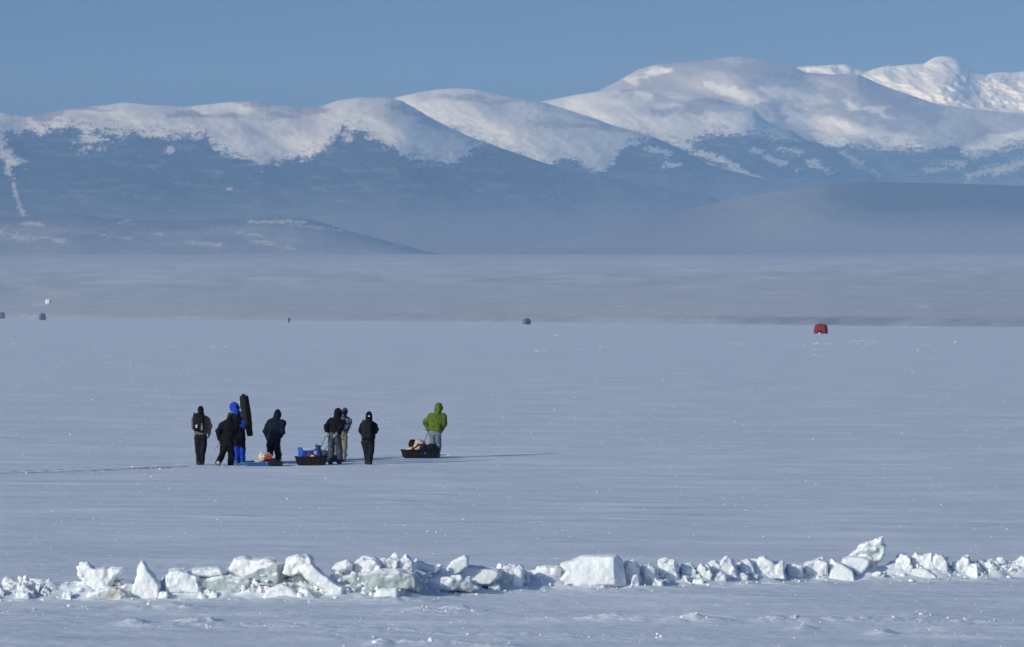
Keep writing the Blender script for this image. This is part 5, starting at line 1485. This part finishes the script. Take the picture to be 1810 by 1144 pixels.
# --- a second row heaped up behind
for (x0, x1, n, hmin, hmax, wmin, wmax, lab) in ((-40, 225, 13, 16, 26, 26, 46, 'larger broken block at the back of the left end of the ridge'), (285, 620, 14, 22, 38, 30, 60, 'larger broken block at the back of the ridge behind the long tilted slabs'),
                                                 (590, 985, 15, 18, 32, 28, 56, 'larger broken block at the back of the ridge behind the green heap'), (1100, 1335, 11, 18, 28, 24, 44, 'larger broken block at the back of the rubble right of the biggest block'),
                                                 (1340, 1500, 6, 14, 22, 24, 40, 'larger broken block behind the notched and pointed blocks'), (1600, 1850, 10, 13, 22, 24, 44, 'larger broken block at the back of the right end of the ridge')):
    n = int(n * 1.5)
    for i in range(n):
        cx_ = x0 + (x1 - x0) * (i + rgr.uniform(.2, .8)) / n
        w_ = rgr.uniform(wmin, wmax); h_ = rgr.uniform(hmin, hmax); b_ = ridge_py(cx_)
        B(chunk_outline(cx_, b_, w_, h_, rgr, ['lump', 'slab', 'lump', 'peak'][int(rgr.integers(4))]), ['white', 'pale', 'white'][int(rgr.integers(3))], lab, depth=float(w_ * mpp(b_) * .8), dy=float(rgr.uniform(.45, .95)), facets=5, rough=.026,
          name='ice_chunk', group=lab.replace('block', 'blocks'), yawk=float(rgr.uniform(-.3, .3)))


# ================================================================== loose snow crumbs, and specks added as snow glints (nobody could count them)
def scatter(name, pts, sizes, mat, seed, squash=.8, shard=False):
    rg = np.random.default_rng(seed)
    t = (1 + 5 ** .5) / 2
    V0 = np.array([(-1, t, 0), (1, t, 0), (-1, -t, 0), (1, -t, 0), (0, -1, t), (0, 1, t), (0, -1, -t), (0, 1, -t), (t, 0, -1), (t, 0, 1), (-t, 0, -1), (-t, 0, 1)]) / math.hypot(1, t)
    F0 = np.array([(0, 11, 5), (0, 5, 1), (0, 1, 7), (0, 7, 10), (0, 10, 11), (1, 5, 9), (5, 11, 4), (11, 10, 2), (10, 7, 6), (7, 1, 8), (3, 9, 4), (3, 4, 2), (3, 2, 6), (3, 6, 8), (3, 8, 9), (4, 9, 5), (2, 4, 11), (6, 2, 10), (8, 6, 7), (9, 8, 1)])
    n = len(pts)
    V = V0[None] * (1 + rg.uniform(-.35, .35, (n, 12, 1)))
    if shard:                     # thin broken plates lying every which way
        V[:, :, 2] *= rg.uniform(.3, .8, (n, 1))
        ax_ = rg.normal(0, 1, (n, 3)); ax_ /= np.linalg.norm(ax_, axis=1, keepdims=True); th = rg.uniform(0, 2 * PI, n)
        K = ax_[:, None, :]
        V = V * np.cos(th)[:, None, None] + np.cross(np.broadcast_to(K, V.shape), V) * np.sin(th)[:, None, None] + K * (V * K).sum(-1, keepdims=True) * (1 - np.cos(th))[:, None, None]
    V = V * (np.asarray(sizes)[:, None, None] * rg.uniform(.7, 1.3, (n, 1, 3)))
    V[:, :, 2] *= squash
    V = V + np.asarray(pts)[:, None, :]
    Fc = F0[None] + (np.arange(n) * 12)[:, None, None]
    o = link(name, mesh_np(name, V.reshape(-1, 3), Fc.reshape(-1, 3), False), mat)
    o['kind'] = 'stuff'
    return o


# crushed ice packed between the blocks
rg = np.random.default_rng(21)
pts, sz = [], []
for i in range(3600):
    px_ = rg.uniform(-250, 2060); b_ = ridge_py(px_)
    gx, gy = gpt(px_, b_); u = rg.uniform(0, 1); gy += -.05 + .85 * u
    top = (.22 if 285 < px_ < 930 else .15) * math.sin(PI * min(1, .15 + u * .8)) * (1 + .6 * math.sin(px_ / 23.0))
    ss = float(np.exp(rg.normal(math.log(.058), .5)))
    ss = min(ss, .085 if u > .3 else .05)
    pts.append((gx, gy, float(gz(gx, gy)) * .5 + rg.uniform(0, 1) * max(.02, top))); sz.append(ss)
scatter('ice_rubble', np.array(pts), np.array(sz), IC['white'], 17, 1.0, True)

rg = np.random.default_rng(5)
M_CRUMB = ice_mat('crumb_snow', (.82, .85, .87), .1)
pts, sz = [], []
N = 5200  # pale specks added all over the crust to stand in for sun glints
pxs = rg.uniform(-500, 2300, N); pys = HOR + (600 * rg.uniform(.10, 1.02, N))
d = CAMH * F / (pys - HOR); x = px_to_x(pxs, d); z = gz(x, d)
s = np.exp(rg.normal(math.log(.0075), .45, N)) * (.32 + .68 * d / 160)
pts.append(np.stack([x, d, z + s * .3], 1)); sz.append(s)
# kicked up clods along the beaten track
L_ = len(TR) - 1
for i in range(60):
    k = rg.integers(L_); t = rg.uniform(); p = TR[k] + (TR[k + 1] - TR[k]) * t
    u = (TR[k + 1] - TR[k]) / np.linalg.norm(TR[k + 1] - TR[k]); off = rg.normal(0, .75)
    q = p + np.array([u[1], -u[0]]) * off
    ss = float(np.exp(rg.normal(math.log(.013), .5)))
    pts.append(np.array([[q[0], q[1], float(gz(q[0], q[1])) + ss * .3]])); sz.append(np.array([ss]))
# crumbs round the ridge and on the small drifts
for i in range(700):
    px_ = rg.uniform(-250, 2060); b_ = ridge_py(px_)
    gx, gy = gpt(px_, b_); gy += rg.normal(.1, .45)
    ss = float(np.exp(rg.normal(math.log(.014), .5)))
    pts.append(np.array([[gx, gy, float(gz(gx, gy)) + ss * .3]])); sz.append(np.array([ss]))
for (px_, py_, wp, hh) in DRIFTS:
    for i in range(5):
        qx = px_ + rg.normal(0, wp * .65); gx, gy = gpt(qx, py_); gy += rg.normal(0, .35)
        ss = float(np.exp(rg.normal(math.log(.011), .5)))
        pts.append(np.array([[gx, gy, float(gz(gx, gy)) + ss * .3]])); sz.append(np.array([ss]))
scatter('crumbs_and_glints', np.concatenate(pts), np.concatenate(sz), M_CRUMB, 3)

# low broken ice lines far out on the lake
pts, sz = [], []
for (xa, xb, yy, n, ss) in ((1435, 1560, 608, 90, .075), (1500, 1550, 603, 40, .08), (1270, 1325, 608, 45, .075), (1395, 1430, 609, 25, .07), (1625, 1650, 611, 22, .075), (1745, 1760, 612, 12, .08), (775, 795, 589, 16, .09), (975, 1010, 593, 34, .09), (945, 965, 621, 18, .08),
                            (1515, 1525, 615, 8, .10), (1435, 1445, 628, 9, .08), (1415, 1445, 617, 12, .07), (280, 320, 613, 26, .06), (365, 412, 614, 20, .07), (415, 440, 584, 14, .09), (20, 34, 609, 6, .09), (1240, 1270, 576, 12, .16), (1560, 1640, 579, 40, .14), (360, 410, 568, 26, .16),
                            (1080, 1105, 573, 8, .16), (815, 860, 571, 18, .16), (1130, 1170, 610, 20, .05), (960, 990, 630, 10, .05), (440, 470, 596, 14, .06), (490, 700, 572, 40, .13), (0, 1810, 576, 60, .10)):
    for i in range(int(n * .6)):
        qx = rg.uniform(xa, xb); gx, gy = gpt(qx, yy + rg.normal(0, .5 if yy < 600 else .9))
        s1 = float(ss * np.exp(rg.normal(0, .4))) * .62
        s1 *= .85; pts.append((gx, gy, s1 * .3)); sz.append(s1)
scatter('far_ice_rubble', np.array(pts), np.array(sz), M_CRUMB, 9, .7)
